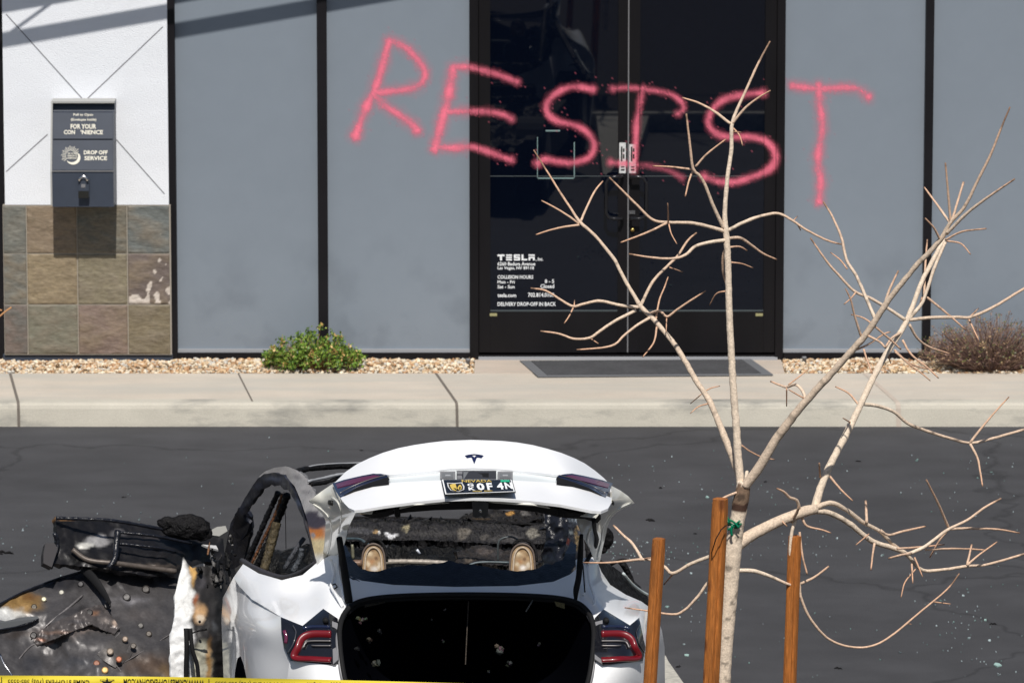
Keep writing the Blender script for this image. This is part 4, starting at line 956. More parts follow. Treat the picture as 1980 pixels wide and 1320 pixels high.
def tie():
    m = MB(); rnd = random.Random(4)
    for k, (p, r) in enumerate(((((1405, 998), (1412, 1012), (1424, 1020), (1431, 1012)), 2.6), (((1405, 1006), (1416, 1016), (1430, 1018)), 2.2), (((1407, 1024), (1418, 1018), (1431, 1006)), 2.4), (((1416, 1014), (1414, 1028), (1416, 1036)), 2.6), (((1410, 1004), (1420, 1010), (1429, 1020)), 2.2))):
        ptube(m, [(x, y, TY - .045 - .004 * k) for x, y in p], r, P, 5, step=3, flat=.5)
    W = [P(1419 + math.cos(a) * 17, 1012 + math.sin(a) * 2, TY - math.sin(a + .0) * .045 + .0) for a in [i * 6.283 / 20 for i in range(21)]]
    m.tube(W, .006, 6, flat=.4)
    tag(m.build('tree_tie', M['tie'], smooth=True), 'green plastic tie tape knotted round the trunk at the tallest stake', 'tree tie')
    m = MB(); W = [P(1398 + (1404 - 1398) * 0, 0, TY)] and [P(x, y, yy) for x, y, yy in ((1404, 1015, 21.0), (1394, 1024, 20.96), (1384, 1042, 20.96), (1377, 1065, 20.99), (1374, 1074, 21.1))]
    m.tube(W, .0022, 6); tag(m.build('wire_loop', M['rubber'], smooth=True), 'thin black wire curved over the face of the tallest stake', 'wire')
tie()

# ================================================================== CAR
car = empty('burnt_car', C0.copy(), label='burnt out white car with raised boot lid and open scorched doors', cat='car')
WP = (206, 208, 212)                          # white paint
def white(x, y): return lin((242, 243, 245))
LQ = [(470, 1090, 1.36), (500, 1108, 1.15), (545, 1121, .93), (585, 1111, .88), (612, 1088, .88), (640, 1075, .82), (657, 1062, .80), (452, 1115, 1.32), (431, 1155, 1.5), (487, 1158, .88), (515, 1174, .64), (543, 1192, .40), (585, 1208, .34), (625, 1177, .42),
      (555, 1155, .74), (600, 1150, .70), (640, 1140, .62), (664, 1110, .70), (672, 1165, .47), (655, 1195, .33), (652, 1285, .10), (560, 1277, .24), (547, 1245, .31)]
LT = LQ[:14] + [(555, 1155, .74), (600, 1150, .70), (640, 1140, .62), (664, 1110, .70), (672, 1165, .47), (655, 1195, .33)]
LS = [(431, 1155, 1.7), (452, 1115, 1.45), (487, 1158, .92), (515, 1174, .68), (543, 1192, .40), (428, 1200, 1.7), (445, 1200, 1.22), (470, 1200, .87), (500, 1200, .60), (547, 1245, .31), (470, 1250, .83), (500, 1250, .57), (430, 1330, 1.65), (445, 1330, 1.15), (470, 1330, .80), (500, 1330, .55), (553, 1330, .27), (560, 1277, .25), (440, 1480, 1.3), (560, 1480, .35)]
LB = [(553, 1330, .27), (560, 1277, .25), (600, 1281, .15), (652, 1285, .10), (655, 1330, .06), (600, 1330, .12), (560, 1480, .35), (600, 1480, .22), (690, 1480, .12)]
qp = paint((242, 243, 245), [(452, 1160, 14, 40, (176, 176, 178), .35, .8), (452, 1200, 10, 34, (206, 190, 160), .6, .8), (498, 1165, 9, 7, (140, 144, 150), .4, .9), (447, 1215, 16, 6, (110, 116, 130), .5, .8), (431, 1150, 7, 60, (120, 122, 128), .5, .8)], 2.2)  # grey blobs put shade and reflection into the panel's left edge
g1 = patch('q', [(470, 1090), (500, 1108), (545, 1121), (585, 1111), (612, 1088), (625, 1080), (645, 1070), (657, 1062), (664, 1110), (673, 1165), (661, 1185), (655, 1197), (640, 1188), (625, 1177), (585, 1209), (543, 1192), (515, 1174), (487, 1158), (462, 1132), (452, 1115)], LT, None, res=7, colour=qp, geo=True, lam=3e-3)
g2 = patch('q', [(452, 1115), (462, 1132), (487, 1158), (515, 1174), (543, 1192), (545, 1225), (549, 1252), (560, 1277), (553, 1330), (553, 1480), (440, 1480), (433, 1330), (430, 1250), (428, 1200), (431, 1155)], LS, None, res=7, colour=qp, geo=True, lam=3e-3)
g3 = patch('q', [(560, 1277), (600, 1281), (655, 1284), (662, 1295), (674, 1338), (690, 1480), (553, 1480), (553, 1330)], LB, None, res=7, colour=qp, geo=True, lam=3e-3)
ql = solid([g1, g2, g3], 'quarter_panel', M['paint'], car, .01)
RQ = [(1120, 1090, .75), (1115, 1165, .50), (1150, 1195, .33), (1150, 1285, .10), (1150, 1330, .06), (1167, 1177, .42), (1218, 1208, .34), (1236, 1193, .42), (1247, 1245, .32), (1245, 1277, .28), (1266, 1245, .52), (1284, 1250, .88), (1258, 1175, 1.02), (1270, 1192, .98), (1210, 1149, .98), (1180, 1130, .94), (1284, 1330, .85), (1266, 1330, .46), (1240, 1330, .26), (1163, 1105, .88), (1150, 1085, .85),
      (1170, 1150, .68), (1220, 1175, .70), (1284, 1480, .9), (1180, 1480, .18), (1140, 1480, .12)]
qr = patch('quarter_panel', [(1116, 1080), (1150, 1076), (1156, 1088), (1163, 1105), (1180, 1130), (1210, 1149), (1240, 1162), (1258, 1175), (1270, 1192), (1280, 1218), (1285, 1250), (1286, 1330), (1270, 1480), (1120, 1480), (1131, 1338), (1145, 1280), (1149, 1220), (1142, 1185), (1120, 1165), (1117, 1120)],
           RQ, M['paint'], car, res=7, colour=paint((242, 243, 245), [(1200, 1125, 50, 20, (205, 200, 150), .35, 1), (1175, 1105, 14, 26, (120, 118, 90), .5, 1)], 4), thick=.01, lam=3e-3)
# pressed folds in the gutters beside the boot
m = MB()
ptube(m, [(640, 1082, .78), (646, 1110, .68), (640, 1132, .62), (650, 1150, .5), (662, 1172, .42)], 3.0, n=8)
ptube(m, [(652, 1072, .78), (656, 1110, .68), (662, 1140, .55), (666, 1160, .48)], 2.5, n=8)
ptube(m, [(640, 1132, .62), (648, 1128, .61), (652, 1134, .6), (645, 1139, .6)], 1.6, n=6, mi=1)
ptube(m, [(1128, 1090, .74), (1132, 1130, .6), (1128, 1150, .52)], 2.5, n=8)
ptube(m, [(1136, 1092, .76), (1140, 1125, .66), (1150, 1160, .5), (1142, 1180, .44)], 2.5, n=8)
ptube(m, [(1127, 1090, .735), (1129, 1120, .6), (1131, 1144, .53)], 1.3, n=6, mi=1)
m.c = [white(0, 0)] * len(m.v)
m.split('gutter', [M['paint'], M['rubber']], car, smooth=True)
# deck between rear window and boot opening
patch('rear_deck', [(664, 1100), (672, 1112), (700, 1122), (760, 1130), (880, 1134), (1000, 1132), (1070, 1124), (1102, 1110), (1116, 1098), (1122, 1165), (1108, 1164), (1040, 1154), (900, 1151), (760, 1154), (695, 1164), (673, 1170)],
      [(664, 1100, .66), (672, 1170, .46), (900, 1134, .58), (900, 1151, .50), (1116, 1098, .66), (1122, 1165, .46)], M['paint'], car, res=8, colour=white, thick=.01)
# boot opening
m = MB()
seal = [(676, 1345, .06), (664, 1300, .09), (657, 1245, .18), (658, 1208, .28), (670, 1180, .38), (700, 1161, .44), (770, 1152, .47), (903, 1149, .48), (1035, 1152, .47), (1105, 1161, .44), (1135, 1180, .38), (1147, 1208, .28), (1148, 1245, .18), (1141, 1300, .09), (1129, 1345, .06)]
ptube(m, [(x, y, u - .01) for x, y, u in seal], 5.2, n=10)
ptube(m, [(x, y + 6, u + .0) for x, y, u in seal[4:11]], 4.5, n=10)
m.split('boot_seal', M['rubber'], car, smooth=True)
m = MB()
ptube(m, [(653, 1212, .27), (652, 1245, .17), (659, 1300, .08), (670, 1345, .05)], 3.2, n=8)
ptube(m, [(1152, 1212, .27), (1153, 1245, .17), (1146, 1300, .08), (1135, 1345, .05)], 3.2, n=8)
m.split('sill_trim', M['applique'], car, smooth=True)
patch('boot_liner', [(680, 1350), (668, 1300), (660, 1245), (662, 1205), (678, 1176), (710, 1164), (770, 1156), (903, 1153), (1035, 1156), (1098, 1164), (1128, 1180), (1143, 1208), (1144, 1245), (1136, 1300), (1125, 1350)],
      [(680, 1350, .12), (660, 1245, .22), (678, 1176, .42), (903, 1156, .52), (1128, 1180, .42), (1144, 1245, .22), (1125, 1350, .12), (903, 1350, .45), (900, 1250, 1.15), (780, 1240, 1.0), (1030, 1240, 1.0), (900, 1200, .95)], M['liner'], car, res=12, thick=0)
m = MB(); rnd = random.Random(8)
for px, py, r, c in ((728, 1282, 11, (96, 92, 88)), (963, 1254, 11, (104, 102, 98)), (985, 1283, 8, (62, 62, 64)), (712, 1238, 8, (88, 84, 76)), (697, 1200, 8, (96, 92, 78)), (736, 1222, 7, (28, 28, 32)), (857, 1239, 5, (66, 66, 66)), (1043, 1245, 4, (50, 50, 54)), (690, 1256, 8, (22, 22, 26)), (945, 1297, 3, (60, 60, 62)), (708, 1196, 4, (100, 98, 84)), (835, 1197, 3, (30, 30, 34)), (860, 1179, 3, (32, 32, 36))):
    c0 = C(px, py, .30); s = r / scl(c0)
    for k in range(5):
        q = c0 + Vector((rnd.uniform(-.5, .5) * s, rnd.uniform(-.01, .01), rnd.uniform(-.5, .5) * s)); n = 7; a0 = rnd.random() * 6; ss = s * rnd.uniform(.4, .75)
        vs_ = [q + Vector((math.cos(a0 + i * .9) * ss * rnd.uniform(.7, 1.1), rnd.uniform(-.012, .012), math.sin(a0 + i * .9) * ss * rnd.uniform(.7, 1.1))) for i in range(n)]
        m.add(vs_ + [q - Vector((0, .015, 0))], [(i, (i + 1) % n, n) for i in range(n)], 0, tuple(x * .55 * rnd.uniform(.6, 1.2) for x in lin(c)))
ptube(m, [(906, 1162, .5), (904, 1200, .42), (902, 1240, .36), (900, 1284, .3)], 1.3, n=5, c=lin((70, 62, 54)))
ptube(m, [(1030, 1160, .45), (1017, 1182, .4)], 1.5, n=5, c=lin((110, 108, 104)))
m.add([C(1072, 1162, .4), C(1092, 1166, .4), C(1092, 1177, .38), C(1075, 1171, .38)], [(0, 1, 2, 3)], 0, lin((110, 100, 66)))
m.add([C(705, 1168, .42), C(745, 1161, .45), (C(745, 1165, .44)), C(705, 1174, .41)], [(0, 1, 2, 3)], 0, lin((44, 40, 30)))
m.split('boot_debris', M['charv'], car)
# lower bumper, out of frame but real
patch('rear_bumper', [(674, 1342), (740, 1348), (903, 1350), (1066, 1348), (1131, 1342), (1150, 1480), (1050, 1560), (760, 1560), (655, 1480)], [(674, 1342, .06), (903, 1350, .0), (1131, 1342, .06), (903, 1480, -.02), (655, 1480, .12), (1150, 1480, .12), (903, 1560, .12)], M['paint'], car, res=14, colour=white, thick=.012)

# tail lamps
def taillamp(side):
    mx = (lambda x: x) if side < 0 else (lambda x: 1803 - x)
    def fx(L): return [(mx(p[0]),) + tuple(p[1:]) for p in L]
    outl = [(543, 1192), (585, 1209), (625, 1176), (653, 1195), (655, 1276), (648, 1285), (562, 1277), (549, 1250), (544, 1220)]
    if side > 0: outl = [(1260, 1200), (1236, 1193), (1218, 1208), (1167, 1177), (1150, 1194), (1150, 1276), (1165, 1286), (1243, 1277), (1248, 1250)][1:]
    ctrl = LQ if side < 0 else RQ
    base = patch('tail_lamp', outl, ctrl, M['lampblk'], car, res=6, thick=.02, off=-.012)
    uf = tps(ctrl)
    def at(x, y, o=.018): return (x, y, uf(x, y) - o)
    s_ = 0 if side < 0 else 0
    red = fx([(640, 1226), (602, 1226), (584, 1234), (577, 1250), (570, 1270), (604, 1273), (640, 1275)])
    m = MB(); ptube(m, [at(x, y, .021) for x, y in red], 8.0, n=12, flat=.6, step=3); m.build('red_light_guide', M['lampred'], base, smooth=True)
    m = MB(); ptube(m, [at(x, y) for x, y in fx([(638, 1212), (600, 1212), (586, 1216)])], 4, n=8, flat=.5); m.build('upper_lens', M['lampnavy'], base, smooth=True)
    m = MB(); ptube(m, [at(x, y, .022) for x, y in fx([(640, 1238.5), (604, 1238.5), (592, 1241), (586, 1252)])], 2.0, n=8, step=3)
    ptube(m, [at(x, y, .022) for x, y in fx([(640, 1247.5), (612, 1247.5), (602, 1247)])], 1.5, n=8, step=3)
    m.split('reflector_strip', M['silver'], base, smooth=True)
    m = MB(); ptube(m, [at(x, y) for x, y in fx([(549, 1218), (553, 1230), (552, 1243)])], 3.5, n=8, flat=.3, step=3); m.build('side_marker', M['lampwine'], base, smooth=True)
    m = MB(); ptube(m, [at(x, y, .02) for x, y in fx([(566, 1208), (572, 1222), (566, 1245), (556, 1262)])], 1.6, n=6, flat=.4, step=3); m.build('lens_edge', M['lensdark'], base, smooth=True)
    ap = [(642, 1200), (653, 1204), (654, 1274), (644, 1283)]
    ap = fx(ap) if side < 0 else [(1150, 1202), (1165, 1198), (1165, 1283), (1150, 1273)]
    patch('satin_trim', ap, [(x, y, uf(x, y) - .022) for x, y in ap], M['applique'], base, res=6, thick=.006)
    c0 = C(*at(mx(630), 1200, .03)); m = MB(); m.tube([c0 + CF * .02, c0 - CF * .006], [.013, .011], 12); m.build('bump_stop', M['rubber'], base, smooth=True)
taillamp(-1); taillamp(1)

# ---- boot lid
LIDC = [(650, 930, .40), (740, 875, .45), (860, 852, .47), (912, 850, .475), (970, 852, .47), (1085, 875, .45), (1185, 943, .40), (750, 917, .24), (915, 905, .22), (1090, 917, .24), (657, 960, .17), (1183, 962, .17), (750, 934, .16), (915, 929, .11), (1065, 934, .16), (690, 985, -.03), (800, 970, -.07), (915, 962, -.09), (1030, 968, -.07), (1160, 988, -.03)]
lidf = tps(LIDC)
lid = patch('boot_lid', [(643, 935), (650, 930), (668, 912), (690, 897), (715, 885), (740, 875), (770, 866), (800, 860), (830, 855.5), (860, 852), (912, 850), (970, 852), (1000, 855), (1030, 860), (1058, 867), (1085, 875), (1110, 885), (1130, 895), (1150, 909), (1168, 924), (1183, 940),
                        (1182, 948), (1140, 928), (1100, 917), (1088, 919), (1060, 915), (995, 909), (960, 906), (915, 904.5), (870, 906), (845, 909), (790, 914), (752, 918), (735, 915), (710, 917), (680, 925), (655, 934)], LIDC, M['paint'], car, res=7, colour=white, thick=.012)
patch('lid_lower_panel', [(657, 961), (690, 945), (730, 936), (770, 932), (850, 928), (915, 927), (990, 928), (1060, 932), (1105, 937), (1150, 949), (1182, 962), (1182, 972), (1176, 982), (1162, 988), (1145, 987), (1085, 975), (1030, 968.5), (970, 964), (915, 962), (860, 964), (800, 970), (740, 978), (700, 985), (685, 986), (674, 981), (666, 973)],
      LIDC, M['paint'], lid, res=7, colour=white, thick=.012)
# recess band between lamps and above the plate
REC = [(x, y, u + .028) for x, y, u in LIDC]
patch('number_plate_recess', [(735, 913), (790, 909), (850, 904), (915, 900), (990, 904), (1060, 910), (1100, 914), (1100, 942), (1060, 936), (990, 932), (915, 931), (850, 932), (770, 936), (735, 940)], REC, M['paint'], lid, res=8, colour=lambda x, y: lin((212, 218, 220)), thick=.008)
def lidlamp(side):
    f = (lambda L: L) if side < 0 else (lambda L: [(1828 - x, y) for x, y in L])
    b = patch('lid_lamp', f([(643, 934), (665, 927), (700, 919), (722, 915), (736, 916), (748, 918), (753, 925), (751, 934), (720, 938), (685, 948), (657, 961), (650, 950)]), LIDC, M['lampnavy'], car, res=4, thick=.03, off=-.010)
    patch('red_lens', f([(649, 935), (668, 929), (700, 921.5), (722, 918), (734, 919), (715, 926), (690, 932), (668, 938), (652, 942)]), LIDC, M['lampwine'], b, res=4, thick=.004, off=-.020)
    m = MB(); ptube(m, [(x, y, lidf(x, y) - .024) for x, y in f([(746, 918), (720, 925), (695, 934), (675, 943), (657, 953)])], 1.1, n=6, flat=.6); m.build('lens_glint', M['silver'], b, smooth=True)  # silver tube stands in for the white highlight across the lamp
    patch('lamp_base', f([(751, 921), (752, 934), (720, 938), (685, 948), (664, 957), (690, 942), (720, 931), (742, 924)]), LIDC, M['rubber'], b, res=4, thick=.004, off=-.021)
lidlamp(-1); lidlamp(1)
# plate housing with two lamps
def lq(x0, y0, x1, y1, o, mb, mi=0, c=(1, 1, 1)):
    mb.add([C(x, y, lidf(x, y) - o) for x, y in ((x0, y0), (x1, y0), (x1, y1), (x0, y1))], [(3, 2, 1, 0)], mi, c)
m = MB(); lq(883, 909.5, 959.5, 926, -.010, m); m.build('handle_housing', M['applique'], lid) if False else m.build('handle_housing', mat('housing_grey', (.035, .036, .042), .5), lid)
m = MB(); lq(912, 914, 945, 922, -.006, m); m.build('lid_switch', M['rubber'], lid)
m = MB(); lq(884, 910.5, 894, 916, -.007, m); lq(884, 918.5, 894, 925, -.007, m); lq(896, 911.5, 906, 925, -.006, m, 1); m.build('camera_bracket', [M['applique'], M['lens']], lid)
for a in (851, 962):
    m = MB(); lq(a, 911, a + 29.5, 925.5, -.009, m); lq(a + 4, 913.5, a + 25.5, 923, -.004, m, 1); lq(a + 10, 917, a + 20, 920, -.001, m, 2)
    m.build('plate_lamp', [M['applique'], M['lens'], M['sill']], lid)
# emblem: swept T
m = MB()
def ep(L, o=.008): m.add([C(x, y, lidf(x, y) - o) for x, y in L] + [C(x, y, lidf(x, y) - .001) for x, y in L], [tuple(range(len(L) - 1, -1, -1))] + [(i, (i + 1) % len(L), len(L) + (i + 1) % len(L), len(L) + i) for i in range(len(L))])
ep([(899, 880.3), (906, 878.4), (917, 877.2), (928, 878.4), (935, 880.3), (934, 881.8), (926, 879.9), (917, 878.9), (908, 879.9), (900, 881.8)])
ep([(901, 882.6), (908, 881.0), (913, 880.6), (916, 882.4), (917, 884), (918, 882.4), (921, 880.6), (926, 881.0), (933, 882.6), (931, 884.6), (925, 883.4), (922, 883.6), (919.5, 890), (917, 896), (914.5, 890), (912, 883.6), (909, 883.4), (903, 884.6)])
m.build('emblem', M['emblem'], lid)
# number plate
PL = [(854.5, 926.5), (989, 926.5), (995.5, 950), (861, 955)]
def pp(u, v, o=.03):
    a = np.array(PL, float); q = (a[0] * (1 - u) + a[1] * u) * (1 - v) + (a[3] * (1 - u) + a[2] * u) * v
    x, y = q; return C(x, y, lidf(915, 928) - .035 + (lidf(915, 955) - lidf(915, 928)) * v - o)
m = MB()
def slab(u0, v0, u1, v1, o0, o1, mi=0):
    A = [pp(u0, v0, o1), pp(u1, v0, o1), pp(u1, v1, o1), pp(u0, v1, o1)]; B = [pp(u0, v0, o0), pp(u1, v0, o0), pp(u1, v1, o0), pp(u0, v1, o0)]
    m.add(A + B, [(3, 2, 1, 0), (4, 5, 6, 7), (0, 1, 5, 4), (1, 2, 6, 5), (2, 3, 7, 6), (3, 0, 4, 7)], mi)
slab(-.01, 0, 1.01, 1.12, -.02, .0, 0)
pl = m.build('number_plate', M['ink'], car)
m = MB(); slab(0, 0, 1, 1, .0015, .006); m.build('plate_edge', M['white'], pl)
m = MB(); slab(.02, .01, .985, .93, .007, .011); m.build('plate_face', M['plateblk'], pl)
def pt(s, u0, v0, u1, v1, mm, mi=0, b=.03): text_quad(mm, s, [pp(u0, v0, .020), pp(u1, v0, .020), pp(u1, v1, .020), pp(u0, v1, .020)], b, mi)
m = MB(); pt('NEVADA', .28, .02, .71, .20, m, 1, .01); pt('G', .345, .28, .435, .49, m, 0, .04); pt('K', .35, .55, .445, .78, m, 0, .04)
pt('0', .475, .26, .585, .80, m, 0, .04); pt('F', .62, .26, .70, .80, m, 0, .04); pt('4', .765, .24, .86, .78, m, 0, .04); pt('N', .88, .23, .985, .76, m, 0, .04)
pt('VEGAS', .40, .82, .53, .90, m, 1, .02); pt('BORN', .57, .82, .68, .90, m, 1, .02)
m.build('plate_lettering', [M['white'], M['gold']], pl)
m = MB(); m.add([pp(.84, .03, .020), pp(.97, .03, .020), pp(.965, .20, .020), pp(.835, .20, .020)], [(3, 2, 1, 0)]); m.build('registration_sticker', M['green'], pl)
# crest: shield with a helmet
def shp(L, o, mi):
    m.add([pp(u, v, o) for u, v in L], [tuple(range(len(L)))[::-1]], mi)
m = MB()
shp([(.06, .22), (.17, .25), (.28, .20), (.30, .50), (.285, .72), (.20, .86), (.09, .76), (.06, .50)], .020, 1)
shp([(.078, .27), (.17, .30), (.265, .255), (.28, .50), (.268, .69), (.197, .81), (.10, .72), (.078, .50)], .024, 0)
shp([(.095, .36), (.14, .30), (.18, .28), (.185, .62), (.165, .80), (.115, .70), (.10, .55)], .028, 2)
shp([(.19, .62), (.215, .45), (.245, .35), (.262, .50), (.25, .66), (.215, .76)], .028, 2)
shp([(.135, .58), (.175, .62), (.172, .76), (.15, .66)], .032, 0); shp([(.225, .50), (.248, .52), (.23, .68), (.212, .70)], .032, 0)
m.build('crest', [M['ink'], M['sticker'], M['gold']], pl)

# lid inner structure: flanks that reach down to the hinges
shaded_white = lambda x, y: lin((226, 224, 214))  # white paint dimmed to beige for the parts in the lid's shade
INL = [(598, 968, .50), (645, 935, .41), (660, 962, .17), (688, 990, -.02), (640, 985, .36), (655, 1020, .40), (630, 1040, .68), (640, 1075, .84), (675, 1040, .50), (612, 985, .52)]
INLf = tps(INL)
armL = patch('lid_inner_flank', [(597, 969), (610, 958), (625, 947), (643, 935), (650, 952), (657, 962), (666, 974), (676, 984), (688, 991), (680, 1006), (672, 1024), (668, 1045), (662, 1062), (645, 1078), (620, 1090), (626, 1060), (629, 1030), (630, 1008), (624, 994), (612, 982)], INL, M['paint'], car, res=5, colour=shaded_white, thick=.012, bump=.008, bs=25)
LF = lambda L, o=.002: [(x, y, INLf(x, y) - o) for x, y in L]
RF = lambda L, o=.002: [(x, y, INRf(x, y) - o) for x, y in L]
m = MB(); ptube(m, LF([(606, 974), (624, 986), (636, 1000), (641, 1020), (638, 1050), (632, 1074)]), 2.2, n=8); ptube(m, LF([(641, 960), (656, 975), (660, 1000), (655, 1030)]), 2.0, n=8)
m.c = [shaded_white(0, 0)] * len(m.v); m.split('pressed_rib', M['paint'], armL, smooth=True)
m = MB(); ptube(m, LF([(636, 971), (639, 971.5), (642, 972)], .012), 5.2, n=10, step=2, flat=.5); m.build('access_hole', M['ink'], armL, smooth=True)
INR = [(1226, 972, .50), (1184, 938, .41), (1180, 970, .15), (1160, 990, 0.0), (1175, 1000, .42), (1160, 1040, .62), (1155, 1085, .84), (1130, 1010, .40)]
INRf = tps(INR)
armR = patch('lid_inner_flank', [(1183, 939), (1200, 948), (1215, 959), (1227, 972), (1210, 980), (1194, 989), (1182, 1001), (1175, 1016), (1171, 1035), (1165, 1060), (1160, 1085), (1150, 1086), (1140, 1060), (1128, 1040), (1118, 1018), (1114, 1004), (1140, 998), (1160, 990), (1177, 982), (1183, 970), (1184, 955)], INR, M['paint'], car, res=5, colour=shaded_white, thick=.012, bump=.008, bs=25)
m = MB(); ptube(m, RF([(1220, 972), (1195, 983), (1178, 996), (1168, 1016), (1163, 1045), (1155, 1080)]), 2.0, n=8)
ptube(m, RF([(1141, 1022), (1136, 1045), (1141, 1058)]), 2.4, n=8)
m.c = [shaded_white(0, 0)] * len(m.v); m.split('pressed_rib', M['paint'], armR, smooth=True)
m = MB(); ptube(m, RF([(1184, 970), (1186, 973)], .012), 4, n=8, step=2, flat=.5); m.build('access_hole', M['ink'], armR, smooth=True)
# under-edge in the shade-dimmed white and black trim board beneath it
patch('lid_under_edge', [(686, 985), (740, 977), (800, 969), (860, 963), (915, 961), (970, 963), (1030, 967), (1085, 974), (1145, 986), (1160, 988), (1150, 1000), (1120, 996), (1080, 984), (1030, 976), (915, 968), (800, 976), (745, 990), (715, 994), (690, 992)], [(x, y, u + .012) for x, y, u in LIDC] + [(915, 985, .0), (720, 1000, .06), (1120, 1000, .06)], M['paint'], lid, res=6, colour=shaded_white, thick=.006)
patch('lid_trim_board', [(684, 988), (712, 994), (745, 989), (775, 978), (820, 972), (870, 969), (915, 968), (960, 969), (1020, 973), (1070, 981), (1105, 991), (1140, 994), (1157, 994), (1162, 1003), (1155, 1011), (1146, 1008), (1130, 1003), (1105, 1002), (1080, 999), (1040, 990), (1000, 985), (915, 984), (840, 986), (790, 990), (760, 994), (742, 1000), (722, 1002), (704, 997)],
      [(700, 990, .06), (915, 968, -.05), (915, 984, .02), (1140, 1000, .08), (740, 1000, .08)], M['rubber'], lid, res=5, thick=.02)
m = MB()
for px in (768, 1083):
    ptube(m, [(px, 979, .0), (px, 990, .01), (px + 1, 996, .02)], 6, n=10, step=3)
m.split('rubber_buffer', M['rubber'], lid, smooth=True)
patch('lid_latch', [(912, 968), (945, 968), (943, 998), (936, 1002), (930, 997), (921, 1001), (915, 998)], [(912, 968, -.06), (945, 968, -.06), (930, 1000, .0)], mat('latch_plate', (.05, .055, .065), .4, .4), lid, res=5, thick=.02)
m = MB(); ptube(m, [(928, 984, -.05), (930, 990, -.05)], 2.5, n=8, step=2); m.build('latch_bolt', M['chrome'], lid, smooth=True)
m = MB(); ptube(m, [(1148, 1004, .08), (1150, 1025, .30), (1154, 1042, .50), (1150, 1060, .78), (1140, 1075, .8), (1133, 1088, .78)], 4.2, n=10, wob=.2); m.build('wiring_hose', M['rubber'], lid, smooth=True)
m = MB()
ptube(m, [(656, 1040, .45, 6), (663, 1085, .50, 7.5), (670, 1130, .48, 8), (675, 1165, .46, 8)], 7, n=10)
m.build('lid_strut', M['rubber'], car, smooth=True)
m = MB()
ptube(m, [(1124, 1034, .45, 4), (1122, 1075, .50, 6), (1119, 1115, .48, 6), (1114, 1140, .46, 6), (1113, 1160, .46, 3)], 6, n=10)
m.build('lid_strut', M['rubber'], car, smooth=True)

# ---- rear window remains
patch('shattered_rear_glass', [(655, 1046), (652, 1072), (660, 1100), (672, 1114), (700, 1125), (760, 1133), (880, 1137), (1000, 1135), (1070, 1127), (1100, 1113), (1112, 1090), (1115, 1052), (1104, 1046), (1096, 1062), (1088, 1082), (1074, 1086), (1068, 1092), (1056, 1089), (1040, 1098), (1020, 1101), (1000, 1104), (975, 1101), (950, 1098), (930, 1092), (905, 1090), (885, 1088), (868, 1081), (860, 1086), (845, 1088), (820, 1092), (790, 1092), (760, 1096), (740, 1101), (730, 1104), (712, 1103), (695, 1098), (690, 1088), (680, 1080), (676, 1068), (668, 1054)],
      [(655, 1046, .92), (660, 1100, .66), (760, 1133, .60), (880, 1137, .58), (1070, 1127, .60), (1110, 1052, .92), (868, 1081, .76), (740, 1100, .70), (1000, 1103, .70), (690, 1088, .76), (1088, 1082, .78)], M['frit'], car, res=6, thick=.006, bump=.006, bs=9, jag=2.2)
# ---- left pillar and roof arch
AR = [(505, 920, 2.1), (530, 905, 1.9), (552, 902, 1.7), (590, 926, 1.4), (606, 955, 1.2), (625, 1000, 1.0), (620, 1075, .86), (598, 1030, 1.02), (580, 965, 1.3)]
pcol = paint((172, 168, 166), [(540, 915, 60, 22, (178, 172, 170), .9, 1), (575, 925, 12, 10, (110, 105, 108), .7, 1), (590, 950, 16, 8, (118, 112, 112), .6, 1), (568, 935, 8, 6, (130, 124, 124), .6, 1), (615, 1090, 34, 62, (226, 224, 220), 1, .5), (612, 1050, 30, 34, (226, 206, 160), 1, .6), (611, 1028, 28, 22, (196, 120, 56), 1, .6), (610, 1003, 34, 22, (66, 60, 68), 1, .4), (604, 1035, 6, 8, (150, 150, 155), .9, .5), (625, 990, 12, 8, (190, 188, 186), .7, .6)], 5.5, 5)
patch('roof_pillar', [(500, 922), (512, 911), (530, 904), (552, 901), (567, 906), (580, 916), (592, 930), (604, 950), (616, 978), (629, 1005), (632, 1035), (624, 1072), (613, 1092), (607, 1066), (600, 1035), (594, 1005), (582, 968), (570, 940), (552, 920), (530, 914), (512, 920)], AR, M['scorch'], car, res=4, colour=pcol, thick=.02, bump=.004, bs=14)
WF = [(448, 1020, 2.6), (460, 988, 2.45), (473, 963, 2.35), (486, 942, 2.2), (498, 925, 2.05), (511, 916, 1.95), (530, 913, 1.8), (547, 918, 1.65), (558, 931, 1.55), (568, 950, 1.42), (577, 969, 1.33), (585, 990, 1.22), (590, 1008, 1.15), (600, 1031, 1.05), (613, 1086, .88)]
WI = [(607, 1086, .92), (598, 1044, 1.07), (590, 1020, 1.14), (586, 1001, 1.2), (578, 986, 1.28), (573, 973, 1.34), (566, 962, 1.42), (557, 945, 1.54), (549, 946, 1.62), (541, 937, 1.7), (531, 940, 1.8), (522, 935, 1.86), (514, 944, 1.95), (505, 945, 2.02), (502, 955, 2.08), (493, 962, 2.15), (487, 975, 2.25), (481, 980, 2.3), (478, 992, 2.38), (470, 996, 2.42), (474, 1006, 2.45), (483, 1012, 2.45), (478, 1030, 2.5), (462, 1050, 2.6)]
